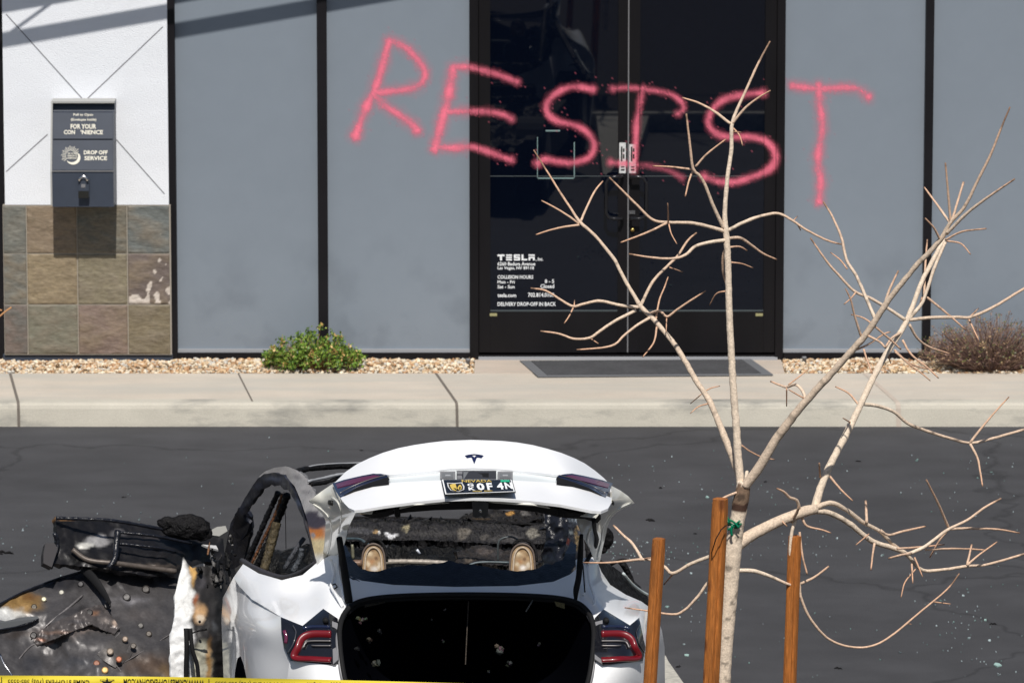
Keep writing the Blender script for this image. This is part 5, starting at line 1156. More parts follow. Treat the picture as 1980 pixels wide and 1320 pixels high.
patch('window_frame', [(p[0], p[1]) for p in WF + WI], WF + WI, M['scorch'], car, res=3.4, thick=.02, bump=.004, bs=9, jag=.8, colour=paint((34, 36, 46), [(530, 926, 30, 8, (86, 92, 110), .9, .9), (500, 940, 14, 10, (72, 78, 98), .9, .9), (470, 985, 8, 22, (70, 74, 90), .7, .9), (575, 972, 10, 14, (64, 70, 88), .7, .9), (480, 968, 8, 10, (84, 86, 94), .6, .9), (600, 1050, 10, 40, (46, 46, 54), .8, .9), (460, 1010, 14, 20, (12, 13, 18), .9, .9), (548, 935, 8, 5, (120, 122, 130), .5, .9)], 21, 4))
m = MB(); ptube(m, [(590, 1008, 1.13), (600, 1034, 1.03), (607, 1062, .97), (613, 1088, .88)], 3.6, n=8); m.build('window_seal', M['trimv'], car, smooth=True)
m = MB(); ptube(m, [(468, 1084, 1.9), (500, 1102, 1.62), (545, 1117, 1.36), (580, 1108, 1.1), (613, 1088, .9)], 6.2, n=10); m.build('window_trim', M['trimv'], car, smooth=True)
m = MB()
ptube(m, [(476, 1088, 2.05), (498, 1040, 2.0), (520, 990, 1.95), (538, 952, 1.9)], 5.5, n=8, wob=.4, c=lin((22, 22, 26)), step=3)
ptube(m, [(486, 1092, 2.0), (508, 1045, 1.95), (530, 1000, 1.9), (546, 955, 1.85)], 3.2, n=8, wob=.6, c=lin((124, 84, 58)), step=3)
ptube(m, [(490, 1090, 1.98), (512, 1050, 1.93), (532, 1008, 1.9), (545, 975, 1.86)], 1.2, n=6, c=lin((170, 160, 145)), step=3)
ptube(m, [(498, 1092, 1.96), (522, 1040, 1.92), (545, 985, 1.86), (556, 955, 1.82)], 7.0, n=8, wob=.4, c=lin((12, 12, 14)), step=3)
ptube(m, [(510, 1102, 1.8), (522, 1060, 1.85), (535, 1010, 1.88)], 9, n=8, wob=.3, c=lin((88, 78, 58)), step=3)
ptube(m, [(550, 1100, 1.4), (570, 1065, 1.42), (588, 1040, 1.45)], 4.5, n=8, wob=.3, c=lin((76, 78, 84)), step=3)
ptube(m, [(566, 1105, 1.3), (580, 1080, 1.3), (584, 1060, 1.3)], 5.5, n=8, wob=.3, c=lin((88, 92, 98)), step=3)
ptube(m, [(549, 950, 1.84), (552, 1000, 1.84), (553, 1060, 1.84)], .7, n=4, c=lin((30, 28, 28)))
m.split('door_pillar', M['charv'], car, smooth=True)
patch('front_pillar', [(430, 1100), (436, 1060), (446, 1010), (462, 980), (474, 985), (486, 1000), (484, 1030), (476, 1060), (470, 1088), (450, 1100)], [(430, 1100, 2.75), (446, 1010, 2.6), (486, 1000, 2.5), (470, 1088, 2.6)], M['soot'], car, res=5, thick=.02, bump=.01, jag=1.2)
# roof header bars and right pillar (mostly behind the lid)
m = MB()
ptube(m, [(560, 916, 1.75), (590, 907, 1.95), (640, 902, 2.1), (700, 900, 2.2), (850, 890, 2.35), (1000, 892, 2.3), (1100, 905, 2.05), (1130, 930, 1.7)], 5.5, n=8, wob=.3)
ptube(m, [(580, 909, 1.93), (605, 900, 2.0), (645, 896, 2.1), (700, 894, 2.2), (850, 886, 2.3)], 1.6, n=6, mi=1)
ptube(m, [(600, 936, 1.35), (630, 932, 1.5), (665, 922, 1.6), (750, 915, 1.7), (900, 910, 1.75), (1100, 930, 1.5)], 4.2, n=8, wob=.4)
ptube(m, [(596, 930, 1.33), (625, 924, 1.48), (670, 915, 1.6), (760, 910, 1.7)], 2.8, n=8, mi=1, wob=.4)
ptube(m, [(1130, 930, 1.7), (1140, 980, 1.3), (1138, 1040, 1.0), (1140, 1085, .9)], 7, n=8, wob=.3)
ptube(m, [(1100, 905, 2.05), (1090, 950, 2.4), (1080, 1010, 2.6)], 7, n=8, wob=.3)
ptube(m, [(574, 912, 1.7), (592, 926, 1.5), (602, 945, 1.35), (610, 962, 1.2)], 5, n=8, wob=.9, step=2, mi=2)
m.split('roof_frame', [M['char'], M['sill'], mat('ash_flakes', (.20, .20, .21), .8, nscale=40, namt=.8, bump=.02, bscale=60)], car, smooth=True)
patch('right_pillar', [(1052, 985), (1075, 988), (1094, 992), (1100, 1020), (1092, 1060), (1084, 1092), (1052, 1096), (1048, 1070), (1056, 1040)], [(1052, 985, 1.9), (1094, 992, 1.85), (1084, 1092, 1.7), (1052, 1096, 1.8)], M['soot'], car, res=5, thick=.05, bump=.03, jag=2)
patch('scorched_inner_pillar', [(1096, 998), (1112, 1002), (1118, 1030), (1120, 1060), (1117, 1090), (1104, 1096), (1086, 1092), (1092, 1060), (1100, 1030)], [(1096, 998, 1.3), (1120, 1060, .95), (1086, 1092, 1.2)], M['charv'], car, res=4, colour=paint((66, 70, 82), [(1098, 1046, 5, 8, (150, 70, 55), .9), (1100, 1072, 5, 7, (140, 66, 50), .8), (1104, 1028, 8, 6, (150, 158, 160), .9), (1116, 1040, 4, 30, (200, 170, 120), .9), (1108, 1004, 10, 8, (170, 180, 190), .8), (1092, 1075, 7, 14, (20, 20, 26), 1)], 3, 4), thick=.02, bump=.02, bs=7)
# ---- interior
def rubble(name, outline, ctrl, colour, bump=.022, bs=5, res=3.0, matn='charv', **k):
    return patch(name, outline, ctrl, M[matn], car, res=res, colour=colour, bump=bump, bs=bs, thick=.04, jag=2.5, **k)
rubble('burnt_dashboard', [(664, 1006), (700, 1002), (760, 1003), (795, 1004), (802, 998), (812, 1004), (860, 1005), (920, 1008), (985, 1012), (1010, 1018), (1030, 1015), (1062, 1012), (1064, 1050), (1000, 1052), (900, 1048), (830, 1044), (740, 1044), (664, 1046)], [(664, 1006, 3.15), (1062, 1012, 3.05), (664, 1046, 3.0), (1064, 1050, 2.95), (860, 1025, 3.0)],
       paint((46, 45, 47), [(723, 1027, 8, 6, (205, 170, 120), 1), (733, 1030, 4, 5, (235, 232, 228), 1), (756, 1033, 15, 6, (225, 225, 228), 1), (785, 1022, 6, 9, (170, 160, 130), .9), (690, 1025, 40, 8, (92, 92, 96), .7), (840, 1030, 60, 8, (70, 68, 68), .7), (897, 1030, 16, 12, (120, 114, 106), .8), (935, 1038, 14, 8, (100, 96, 92), .7), (980, 1040, 40, 8, (80, 78, 78), .7), (1030, 1030, 16, 10, (150, 145, 135), .8), (860, 1008, 220, 5, (10, 10, 11), 1)], 6, 7))
rubble('front_debris', [(888, 1004), (895, 996), (915, 990), (940, 986), (965, 984), (985, 988), (1005, 984), (1030, 988), (1045, 992), (1050, 1000), (1010, 1012), (985, 1012), (930, 1010)], [(888, 1004, 3.5), (1045, 992, 3.5), (985, 1012, 3.4)], paint((40, 38, 38), [(985, 992, 9, 5, (210, 160, 90), .9), (1015, 992, 10, 5, (120, 116, 112), .8), (930, 1003, 20, 4, (88, 72, 52), .7), (960, 996, 14, 5, (70, 66, 62), .7)], 7, 5), bump=.04, bs=5)
m = MB(); ptube(m, [(668, 1001, 3.25), (760, 1001, 3.25), (900, 1006, 3.2), (1060, 1015, 3.1)], 3.2, n=8, wob=.4); m.build('scuttle', M['char'], car, smooth=True)
rubble('burnt_seat_back', [(884, 1066), (905, 1060), (925, 1052), (950, 1055), (975, 1064), (1000, 1062), (1046, 1062), (1048, 1085), (1030, 1095), (960, 1092), (920, 1088), (886, 1090)], [(884, 1066, 2.2), (1046, 1062, 2.2), (960, 1092, 2.0)], paint((52, 48, 46), [(935, 1066, 20, 8, (96, 88, 84), .8), (905, 1080, 14, 6, (120, 108, 94), .6), (960, 1070, 12, 8, (76, 72, 72), .8)], 8, 5), bump=.03, bs=6)
m = MB()
ptube(m, [(742, 1086, 1.7, 6), (780, 1085, 1.7, 5), (820, 1086, 1.7, 5.5), (872, 1088, 1.7, 4)], 5, n=10, wob=.2, c=lin((150, 142, 132)), step=3)
ptube(m, [(905, 1093, 1.5), (918, 1088, 1.5), (940, 1086, 1.5), (985, 1087, 1.5)], 2.2, n=8, c=lin((86, 96, 100)))
ptube(m, [(963, 1085, 1.9), (963, 1052, 1.9), (970, 1041, 1.9), (988, 1037, 1.9), (1002, 1043, 1.9)], 1.9, n=8, c=lin((72, 78, 80)))
ptube(m, [(664, 1041, 1.6), (695, 1042, 1.5), (708, 1050, 1.4), (720, 1056, 1.3)], 2.8, n=8, c=lin((74, 88, 94)))
ptube(m, [(681, 1052, 1.3), (683, 1080, 1.3)], 3.0, n=8, c=lin((120, 118, 100)), wob=.4)
ptube(m, [(664, 1090, 1.1), (700, 1088, 1.1)], 7, n=8, c=lin((120, 96, 80)), wob=.3)
ptube(m, [(806, 1062, 1.9), (812, 1070, 1.9)], 2.5, n=6, c=lin((200, 205, 215)), wob=.8)
m.split('seat_frame', M['steel'], car, smooth=True)
def headrest(cx, w):
    def o(s, t): return [(cx - w * s, 1122), (cx - w * .92 * s, 1085 + t), (cx - w * .80 * s, 1066 + t), (cx - w * .48 * s, 1055 + t), (cx, 1051 + t), (cx + w * .48 * s, 1055 + t), (cx + w * .80 * s, 1066 + t), (cx + w * .92 * s, 1085 + t), (cx + w * s, 1122)]
    hc = paint((146, 122, 92), [(cx + 4, 1080, 5, 6, (96, 70, 48), .9, .8), (cx - 10, 1090, 5, 8, (190, 176, 150), .9, .8), (cx + 12, 1092, 5, 10, (200, 190, 172), .8, .8), (cx - 2, 1062, 8, 3, (104, 76, 50), .8, .8), (cx - 8, 1070, 10, 9, (206, 190, 160), .9, 1), (cx + 2, 1098, 12, 9, (214, 210, 204), .9, 1), (cx - 4, 1085, 9, 7, (150, 100, 60), .6, 1), (cx + 9, 1072, 7, 9, (110, 88, 62), .7, 1), (cx - 14, 1100, 6, 9, (120, 82, 52), .6, 1)], cx, 3)
    b = patch('headrest_shell', o(1, 0), [(cx - w, 1122, 1.06), (cx + w, 1122, 1.06), (cx, 1051, 1.24)], M['steel'], car, res=3.2, colour=hc, thick=.02)
    m = MB()
    for s, t in ((.98, 0), (.72, 7)):
        q = o(s, t); ptube(m, [(x, y, 1.06 + .18 * (1122 - y) / 71 - .012) for x, y in q], 1.9, n=8, c=lin((176, 160, 140)) if s < .9 else lin((96, 84, 76)), step=3)
    m.split('pressed_ridge', M['steel'], b, smooth=True)
    m = MB(); q = [(cx - w * .7, 1056, 1.3), (cx - w * .5, 1047, 1.3), (cx, 1043, 1.3), (cx + w * .55, 1047, 1.3), (cx + w * .95, 1062, 1.28), (cx + w * 1.05, 1085, 1.25)]
    ptube(m, q, 3.0, n=8); m.build('headrest_back', M['char'], b, smooth=True)
headrest(722, 24.5); headrest(1010, 26)
# floor of burnt remains and inner side walls
def cw(l, u, z): return C0 + CR * l + CF * u + Vector((0, 0, z))
vs_, fs, cs = [], [], []; NU, NL = 90, 44
for i in range(NU + 1):
    for j in range(NL + 1):
        u = .75 + 3.5 * i / NU; l = -.78 + 1.56 * j / NL
        h = .42 + .10 * noise.noise(Vector((u * 3, l * 3, 0))) + .07 * noise.noise(Vector((u * 9, l * 9, 3))) + .03 * noise.noise(Vector((u * 24, l * 24, 6)))
        if u > 3.4: h += .05
        vs_.append(cw(l, u, h)); q = max(0, noise.noise(Vector((u * 6, l * 6, 9)))) ; cs.append(tuple(.003 + .014 * q for _ in range(3)))
for i in range(NU):
    for j in range(NL): a = i * (NL + 1) + j; fs.append((a, a + 1, a + NL + 2, a + NL + 1))
m = MB(); m.add(vs_, fs); m.c = cs; m.build('burnt_floor', M['charv'], car, smooth=False)
m = MB()
for s in (-1, 1):
    for (u0, u1, z0, z1) in ((1.9, 4.3, .25, .55),):
        vs_ = [cw(s * .86, u0, z0), cw(s * .86, u1, z0), cw(s * .84, u1, z1), cw(s * .84, u0, z1), cw(s * .76, u0, z0), cw(s * .76, u1, z0), cw(s * .76, u1, z1), cw(s * .76, u0, z1)]
        m.add(vs_, [(0, 1, 2, 3), (4, 7, 6, 5), (3, 2, 6, 7), (0, 3, 7, 4), (1, 5, 6, 2), (0, 4, 5, 1)])
m.split('door_sill', M['char'], car)
for s, u in ((-1, .95), (1, .95), (-1, 3.8), (1, 3.8)):
    wheel = MB(); c = cw(s * .78, u, .33)
    wheel.tube([c - CR * .11 * 1, c - CR * .10, c + CR * .10, c + CR * .11], [.30, .33, .33, .30], 28); o = wheel.build('wheel', M['tyre'], car, smooth=False)
    rim = MB(); rim.tube([c - CR * .115, c + CR * .115], [.22, .22], 20); rim.build('rim', M['applique'], o)
patch('wheel_arch', [(452, 1360), (454, 1300), (459, 1272), (464, 1268), (470, 1285), (475, 1310), (478, 1360)], [(x, y, u - .02) for x, y, u in LQ], M['liner'], car, res=6, thick=.004, smooth_out=False)

# right side: window void, torn trim, mirror
patch('right_window_remains', [(1150, 1084), (1160, 1080), (1180, 1092), (1205, 1108), (1232, 1128), (1252, 1150), (1256, 1168), (1240, 1164), (1210, 1151), (1182, 1132), (1164, 1108)], [(1150, 1084, .95), (1205, 1108, 1.6), (1252, 1150, 1.9), (1240, 1164, 1.65), (1182, 1132, 1.15)], M['char'], car, res=4, thick=.03, bump=.03, jag=2)
m = MB(); ptube(m, [(1195, 1084, 2.0, 4), (1206, 1092, 2.0, 6), (1216, 1112, 2.0, 6), (1226, 1138, 2.0, 6), (1235, 1155, 2.0, 4)], 5, n=8, wob=.3); ptube(m, [(1180, 1092, 2.0), (1200, 1082, 2.0), (1212, 1083, 2.0)], 3, n=8, wob=.3)
m.split('torn_seal', M['char'], car, smooth=True)
m = MB(); ptube(m, [(1205, 1108, 1.5), (1222, 1128, 1.6), (1240, 1142, 1.7), (1254, 1150, 1.75)], 2.8, n=8, c=lin((196, 206, 206))); m.build('door_edge', M['paint'], car, smooth=True)
def lump(m, px, py, rx, ry, u, seed, flat=.7, c=(1, 1, 1), n=4):
    bm = bmesh.new(); bmesh.ops.create_icosphere(bm, subdivisions=n, radius=1); c0 = C(px, py, u); s = scl(c0)
    for v in bm.verts:
        d = v.co.normalized(); q = 1 + .16 * noise.noise(d * 1.6 + Vector((seed, 0, 0))) + .10 * noise.noise(d * 4 + Vector((seed, 2, 0))) + .07 * noise.noise(d * 9 + Vector((seed, 4, 0)))
        v.co = c0 + Vector((d.x * rx / s * q, d.y * min(rx, ry) / s * flat * q, d.z * ry / s * q))
    m.bm(bm, 0, c); bm.free()
m = MB(); lump(m, 1172, 1040, 14, 20, 3.1, 4); lump(m, 1166, 1062, 8, 8, 3.1, 6); lump(m, 1160, 1030, 8, 16, 3.05, 7); m.build('side_mirror', M['char'], car, smooth=True)

# ---- left front door, swung out, seen from inside
dc = paint((30, 29, 31), [(190, 1045, 34, 14, (158, 156, 156), .95, .5), (165, 1055, 22, 9, (196, 194, 188), .95, .4), (228, 1030, 22, 9, (120, 118, 120), .7, .7), (120, 1003, 30, 4, (170, 130, 90), .9, .6), (280, 1095, 90, 7, (94, 84, 76), .9, .7), (300, 1040, 60, 5, (70, 66, 66), .7, .8), (360, 1055, 34, 22, (6, 6, 8), .8, .6), (150, 1080, 40, 14, (10, 10, 12), .9, .6)], 10, 6)
fd = patch('front_door', [(106, 998), (150, 1000), (205, 1002), (240, 1006), (290, 1015), (335, 1024), (380, 1034), (432, 1040), (436, 1090), (400, 1085), (372, 1095), (350, 1108), (345, 1118), (280, 1112), (200, 1098), (140, 1092), (98, 1088), (104, 1060), (112, 1040)],
           [(106, 998, 2.9), (432, 1040, 3.2), (436, 1090, 3.15), (345, 1118, 2.95), (98, 1088, 2.75), (210, 1030, 3.0), (210, 1062, 2.88), (210, 1098, 2.78), (320, 1040, 3.08), (320, 1080, 2.92)], M['scorch'], car, res=4.5, colour=dc, thick=.03, bump=.013, bs=18, jag=1.5)
m = MB()
ptube(m, [(108, 1001, 2.86), (160, 1003, 2.88), (215, 1006, 2.9), (300, 1020, 2.98), (400, 1040, 3.1)], 3.6, n=8, wob=.3)
ptube(m, [(225, 1028, 2.88), (300, 1036, 2.9), (370, 1050, 2.98)], 3.0, n=8, wob=.2)
ptube(m, [(226, 1050, 2.84), (300, 1058, 2.86), (340, 1066, 2.9)], 2.6, n=8, wob=.2)
ptube(m, [(228, 1025, 2.84), (224, 1060, 2.8), (222, 1080, 2.76), (210, 1098, 2.74)], 6, n=8, wob=.3)
ptube(m, [(105, 1030, 2.8), (112, 1050, 2.8), (106, 1075, 2.78), (98, 1098, 2.74)], 4, n=8, wob=.4)
m.split('door_stiffener', M['soot'], fd, smooth=True)
m = MB(); ptube(m, [(140, 1062, 2.8), (170, 1082, 2.78), (220, 1088, 2.77), (280, 1096, 2.82), (340, 1104, 2.86)], 5.0, n=10, wob=.15, c=lin((96, 88, 82))); m.build('impact_beam', M['scorch'], fd, smooth=True)
patch('latch_block', [(88, 1050), (104, 1048), (112, 1060), (100, 1096), (84, 1088), (84, 1070)], [(88, 1050, 2.75), (112, 1060, 2.75), (100, 1096, 2.7)], mat('grey_latch', (.022, .019, .022), .5), fd, res=5, thick=.05)
m = MB(); lump(m, 360, 1020, 46, 26, 3.0, 11); lump(m, 325, 1012, 20, 14, 3.0, 13); lump(m, 392, 1030, 18, 16, 3.0, 15); m.build('side_mirror', M['char'], fd, smooth=True)
patch('bent_flap', [(408, 1024), (420, 1018), (436, 1016), (440, 1026), (424, 1036), (410, 1034)], [(408, 1024, 3.2), (436, 1016, 3.3), (424, 1036, 3.2)], M['paint'], fd, res=4, thick=.01, colour=lambda x, y: lin((170, 168, 160)))
patch('bent_flap', [(390, 1052), (418, 1054), (422, 1062), (400, 1056)], [(390, 1052, 3.0), (418, 1054, 3.0), (400, 1058, 2.98)], M['paint'], fd, res=4, thick=.01, colour=lambda x, y: lin((190, 190, 190)))
for _pts, _w in (((( 150, 1105, 2.72), (185, 1122, 2.66), (208, 1150, 2.58), (214, 1168, 2.54)), 10),):
    m = MB(); ptube(m, [(160, 1098, 2.82, 9), (182, 1120, 2.74, 9), (200, 1145, 2.68, 7), (213, 1166, 2.6, 4)], 8, n=8, flat=.3); m.build('black_band', M['rubber'], fd, smooth=True)  # flat black band running down over the door skin
sc = paint((76, 74, 75), [(180, 1120, 160, 30, (48, 46, 48), .8, .9), (270, 1190, 60, 20, (98, 92, 90), .5, 1), (40, 1225, 60, 14, (70, 62, 58), .7, 1), (150, 1180, 60, 14, (50, 48, 50), .8, 1), (40, 1165, 60, 26, (150, 118, 70), .9, .7), (22, 1185, 40, 14, (206, 204, 198), 1, .6), (58, 1155, 20, 10, (112, 78, 44), .8, .8), (0, 1195, 34, 22, (215, 215, 212), .9, .4),
      (255, 1160, 60, 12, (128, 126, 130), .7, 1), (110, 1225, 70, 16, (120, 104, 96), .6, 1), (195, 1210, 34, 12, (150, 122, 110), .7, .8), (140, 1215, 60, 7, (168, 150, 140), .6, 1), (90, 1240, 20, 8, (150, 110, 90), .7, .9), (215, 1205, 14, 9, (196, 180, 172), .7, .8), (235, 1250, 60, 30, (104, 100, 98), .5, 1),
      (290, 1285, 90, 34, (86, 70, 58), .9, 1), (325, 1300, 40, 20, (120, 98, 70), .8, 1), (120, 1130, 80, 18, (36, 36, 40), .8, 1), (300, 1120, 60, 16, (34, 34, 38), .7, 1), (60, 1280, 40, 30, (48, 50, 56), .7, 1), (150, 1280, 60, 20, (66, 68, 74), .6, 1), (205, 1262, 20, 8, (150, 145, 140), .5, 1)], 12, 9)
SKC = [(0, 1165, 2.6), (100, 1120, 2.85), (200, 1093, 2.9), (345, 1118, 3.0), (340, 1200, 2.7), (335, 1320, 2.35), (150, 1320, 2.3), (0, 1240, 2.45), (-60, 1240, 2.35), (200, 1200, 2.62), (130, 1215, 2.5), (100, 1250, 2.52), (215, 1225, 2.52), (-60, 1185, 2.5), (40, 1320, 2.3)]
sk = patch('door_skin', [(-60, 1196), (-20, 1176), (0, 1166), (30, 1150), (60, 1138), (100, 1122), (150, 1106), (200, 1094), (260, 1104), (345, 1119), (342, 1160), (340, 1210), (334, 1260), (333, 1345), (60, 1345), (24, 1305), (8, 1282), (0, 1262), (-30, 1252), (-70, 1240)], SKC, M['scorch'], fd, res=5, colour=sc, thick=.008, bump=.018, bs=30)
kf = tps(SKC)
m = MB()
ptube(m, [(x, y, kf(x, y) - .012) for x, y in ((-20, 1176), (0, 1167), (40, 1146), (75, 1132), (110, 1119), (150, 1107), (185, 1097))], 2.4, n=8)
ptube(m, [(x, y, kf(x, y) - .012) for x, y in ((0, 1264), (8, 1283), (22, 1303), (30, 1320))], 2.0, n=8, mi=1)
m.split('folded_edge', [M['soot'], M['chrome']], fd, smooth=True)
m = MB()
for pts, r in ((((70, 1228), (100, 1200), (135, 1172), (160, 1150)), 2.0), (((75, 1232), (110, 1222), (150, 1205), (190, 1185), (200, 1180)), 2.6), (((35, 1275), (60, 1248), (90, 1240)), 1.4), (((190, 1262), (212, 1245), (232, 1222)), 1.6), (((222, 1290), (270, 1262), (330, 1225)), .9), (((225, 1285), (240, 1305)), .9)):
    ptube(m, [(x, y, kf(x, y) - .002) for x, y in pts], r, n=8, step=3, wob=.5, c=lin((120, 116, 116)))
m.split('crease', M['scorch'], fd, smooth=True)
patch('crumpled_fold', [(60, 1234), (80, 1216), (105, 1202), (135, 1190), (165, 1176), (192, 1168), (204, 1172), (216, 1190), (232, 1212), (222, 1224), (200, 1218), (178, 1206), (150, 1216), (120, 1228), (92, 1240), (72, 1246)],
      [(60, 1234, kf(60, 1234) - .005), (105, 1202, kf(105, 1202) - .01), (165, 1190, kf(165, 1190) - .05), (204, 1172, kf(204, 1172) - .015), (232, 1212, kf(232, 1212) - .01), (150, 1216, kf(150, 1216) - .02), (200, 1200, kf(200, 1200) - .05), (72, 1246, kf(72, 1246) - .005), (120, 1214, kf(120, 1214) - .045)], M['scorch'], fd, res=3.5, thick=.006, bump=.02, bs=7, jag=1.5,
      colour=paint((84, 79, 78), [(110, 1222, 44, 6, (150, 122, 108), .7, 1), (184, 1184, 12, 8, (150, 108, 78), .7, 1), (150, 1200, 30, 6, (70, 68, 72), .8, 1), (205, 1200, 16, 9, (150, 140, 134), .8, 1), (222, 1204, 8, 8, (226, 200, 180), .8, 1), (190, 1178, 10, 6, (60, 58, 60), .8, 1), (80, 1236, 14, 6, (150, 100, 76), .8, 1)], 33, 4))
patch('raised_fold', [(188, 1264), (205, 1248), (231, 1224), (238, 1232), (262, 1250), (250, 1272), (222, 1290), (200, 1276)], [(188, 1264, kf(188, 1264) - .008), (231, 1224, kf(231, 1224) - .03), (262, 1250, kf(262, 1250) - .004), (222, 1290, kf(222, 1290) - .004), (215, 1256, kf(215, 1256) - .03)], M['scorch'], fd, res=5, thick=.006, colour=paint((78, 75, 74), [(204, 1260, 14, 8, (150, 144, 138), .8, 1), (240, 1270, 20, 10, (84, 72, 64), .7, 1)], 34, 5))
m = MB(); pk = [(-30, 1206), (-10, 1196), (10, 1200), (40, 1193), (72, 1190), (76, 1196), (50, 1206), (14, 1215), (-30, 1222)]
m.add([C(x, y, kf(x, y) - .022) for x, y in pk], [tuple(range(len(pk)))[::-1]]); m.build('handle_recess', mat('handle_grey', (.09, .095, .10), .5), fd)
m = MB(); ptube(m, [(x, y, kf(x, y) - .028) for x, y in ((-30, 1222), (10, 1215), (45, 1208), (75, 1196))], 1.6, n=8); m.build('handle_lip', M['soot'], fd, smooth=True)
BT = [(119, 1145, 5, (150, 148, 138)), (85, 1158, 5, (170, 165, 140)), (156, 1129, 6, (40, 38, 40)), (282, 1139, 8, (44, 40, 38)), (245, 1154, 8, (52, 50, 50)), (208, 1170, 7, (50, 48, 48)), (173, 1184, 7, (34, 32, 32)), (65, 1228, 7, (38, 36, 36)), (272, 1209, 6, (66, 64, 62)), (288, 1225, 6, (64, 58, 52)), (242, 1235, 6, (110, 96, 84)), (258, 1248, 6, (70, 64, 58)), (213, 1259, 7, (112, 100, 88)), (230, 1274, 6, (150, 88, 60)), (187, 1282, 6.5, (120, 76, 56)), (203, 1295, 6.5, (196, 156, 96)), (66, 1173, 6, (60, 54, 44))]
m = MB()
for x, y, r, c in BT:
    c0 = C(x, y, kf(x, y) - (.045 if 195 < x < 262 and 1225 < y < 1280 or 165 < x < 215 and 1160 < y < 1200 else .008)); n0 = Vector((0, -.9, .45)).normalized(); s = r / scl(c0)
    m.tube([c0 + n0 * -.004, c0 + n0 * .003, c0 + n0 * .006], [s, s, s * .7], 14, c=lin(c))
m.split('drain_plug', M['scorch'], fd, smooth=False)
# ---- left rear door, crumpled
RC = [(355, 1078, 2.2), (330, 1240, 2.0), (330, 1340, 1.95), (430, 1100, 2.3), (430, 1330, 2.1), (385, 1150, 2.12), (385, 1250, 2.0)]
rcol = paint((40, 38, 38), [(340, 1110, 34, 40, (226, 225, 222), 1, .35), (345, 1160, 36, 60, (228, 228, 226), 1, .3), (340, 1230, 40, 50, (228, 228, 228), 1, .3), (340, 1310, 44, 70, (230, 230, 230), 1, .3), (374, 1108, 8, 34, (214, 170, 104), 1, .7), (386, 1185, 18, 26, (176, 140, 100), 1, .6), (388, 1195, 12, 12, (214, 200, 180), .9, .8), (378, 1160, 8, 14, (160, 90, 50), .8, .9), (388, 1125, 16, 18, (52, 50, 54), 1, .6), (412, 1110, 9, 22, (120, 118, 118), .6, .9), (390, 1290, 26, 60, (200, 198, 180), 1, .4), (404, 1290, 9, 70, (176, 130, 70), .9, .8), (430, 1260, 24, 90, (22, 21, 22), 1, .5), (428, 1160, 18, 60, (14, 14, 15), 1, .5), (415, 1210, 8, 16, (90, 92, 96), .7, .9)], 14, 5)
rd = patch('rear_door', [(355, 1076), (362, 1088), (372, 1098), (384, 1094), (398, 1094), (410, 1098), (418, 1088), (430, 1096), (436, 1112), (440, 1130), (434, 1160), (432, 1200), (434, 1260), (436, 1345), (330, 1345), (330, 1290), (328, 1240), (334, 1208), (338, 1190), (338, 1150), (346, 1116), (352, 1095)], RC, M['peeled'], car, res=3.8, colour=rcol, thick=.012, bump=.012, bs=22, jag=.2)
m = MB()
ptube(m, [(360, 1214, 1.92), (361, 1250, 1.9), (360, 1300, 1.9), (362, 1345, 1.9)], 5.0, n=10); ptube(m, [(368, 1214, 1.92), (372, 1255, 1.9), (382, 1290, 1.9), (384, 1345, 1.9)], 4.2, n=10)
m.split('door_seal', M['rubber'], rd, smooth=True)
m = MB(); 
for x, y in ((386, 1201),): 
    c0 = C(x, y, 1.93); m.tube([c0, c0 - CF * .008], [.006, .006], 10)
ptube(m, [(370, 1224, 1.93), (384, 1219, 1.92), (400, 1216, 1.93)], 2.0, n=8, wob=.8)
m.build('latch', M['char'], rd, smooth=True)
m = MB(); rnd = random.Random(31)
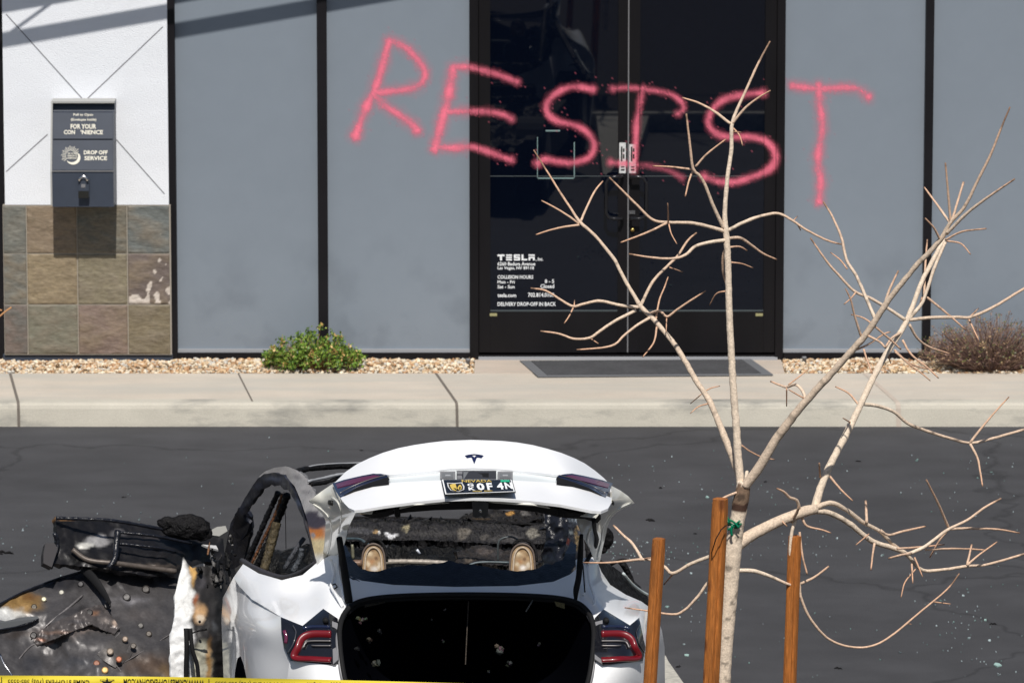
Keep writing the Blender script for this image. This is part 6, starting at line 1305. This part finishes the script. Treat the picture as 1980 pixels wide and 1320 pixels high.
for k in range(26):
    x = rnd.uniform(386, 450); y = rnd.uniform(1030, 1130) if x > 405 else rnd.uniform(1095, 1140); L = rnd.uniform(8, 34)
    cc = rnd.choice([(20, 20, 22), (70, 68, 68), (130, 128, 126), (30, 28, 28), (150, 110, 80), (14, 14, 16)])
    ptube(m, [(x, y, 2.25 + rnd.uniform(-.1, .2)), (x + rnd.uniform(-5, 5), y + L / 2, 2.25), (x + rnd.uniform(-6, 6), y + L, 2.2)], rnd.uniform(1.5, 4.5), n=6, wob=1.2, step=3, c=lin(cc))
m.split('melted_hinge_trim', M['charv'], car, smooth=True)

# ================================================================== TAPE
tp = empty('crime_tape', P(400, 1325, 20.6), label='yellow crime stoppers tape with upside down black lettering strung across the foreground', cat='barrier tape')
def ty(x): return 1305.2 + .0030 * x + 1.55e-5 * x * x if x < 1000 else 1323.7 + (x - 1000) * .034
def tyy(x): return 20.6 + .03 * math.sin(x / 260)
m = MB(); xs = list(range(-1500, 3700, 20)); HT = 34
vs_ = [P(x, ty(x) + HT * j / 4, tyy(x) + .004 * math.sin(j * 1.7 + x / 90)) for x in xs for j in range(5)]
m.add(vs_, [(i * 5 + j, i * 5 + j + 1, (i + 1) * 5 + j + 1, (i + 1) * 5 + j) for i in range(len(xs) - 1) for j in range(4)])
ob = m.build('tape_strip', M['tape'], tp, smooth=True)
m = MB()
def tapetext(s, x0, x1, v0=4.5, v1=17.0, b=.012):
    v, f = text_mesh(s, b)
    pts = []
    for a, h, _ in v:
        x = x1 - (x1 - x0) * a; y = ty(x) + v0 + (v1 - v0) * h    # rotated by 180 degrees
        pts.append(P(x, y, tyy(x) - .006))
    m.add(pts, f)
for k in range(-3, 8):
    o = 401 * k
    tapetext('CRIME STOPPERS (702) 385-5555', 15 + o, 173 + o); tapetext('WWW.CRIMESTOPPERSOFNV.COM', 239 + o, 395 + o)
    q = [P(3 + o + a, ty(3 + o) + b_, tyy(o) - .006) for a, b_ in ((-.8, 3), (.8, 3), (.8, 20), (-.8, 20))]; m.add(q, [(0, 1, 2, 3)])
    st = []
    for i in range(12):
        r = 13 if i % 2 == 0 else 5.5; a = R(90 + 30 * i); st.append(P(207 + o + math.cos(a) * r * 1.05, ty(207 + o) + 15 - math.sin(a) * r, tyy(o) - .006))
    m.add(st + [P(207 + o, ty(207 + o) + 15, tyy(o) - .006)], [(i, (i + 1) % 12, 12) for i in range(12)])
    tapetext('METRO POLICE', 193 + o, 221 + o, 6, 8.5)
m.split('tape_lettering', M['ink'], tp)
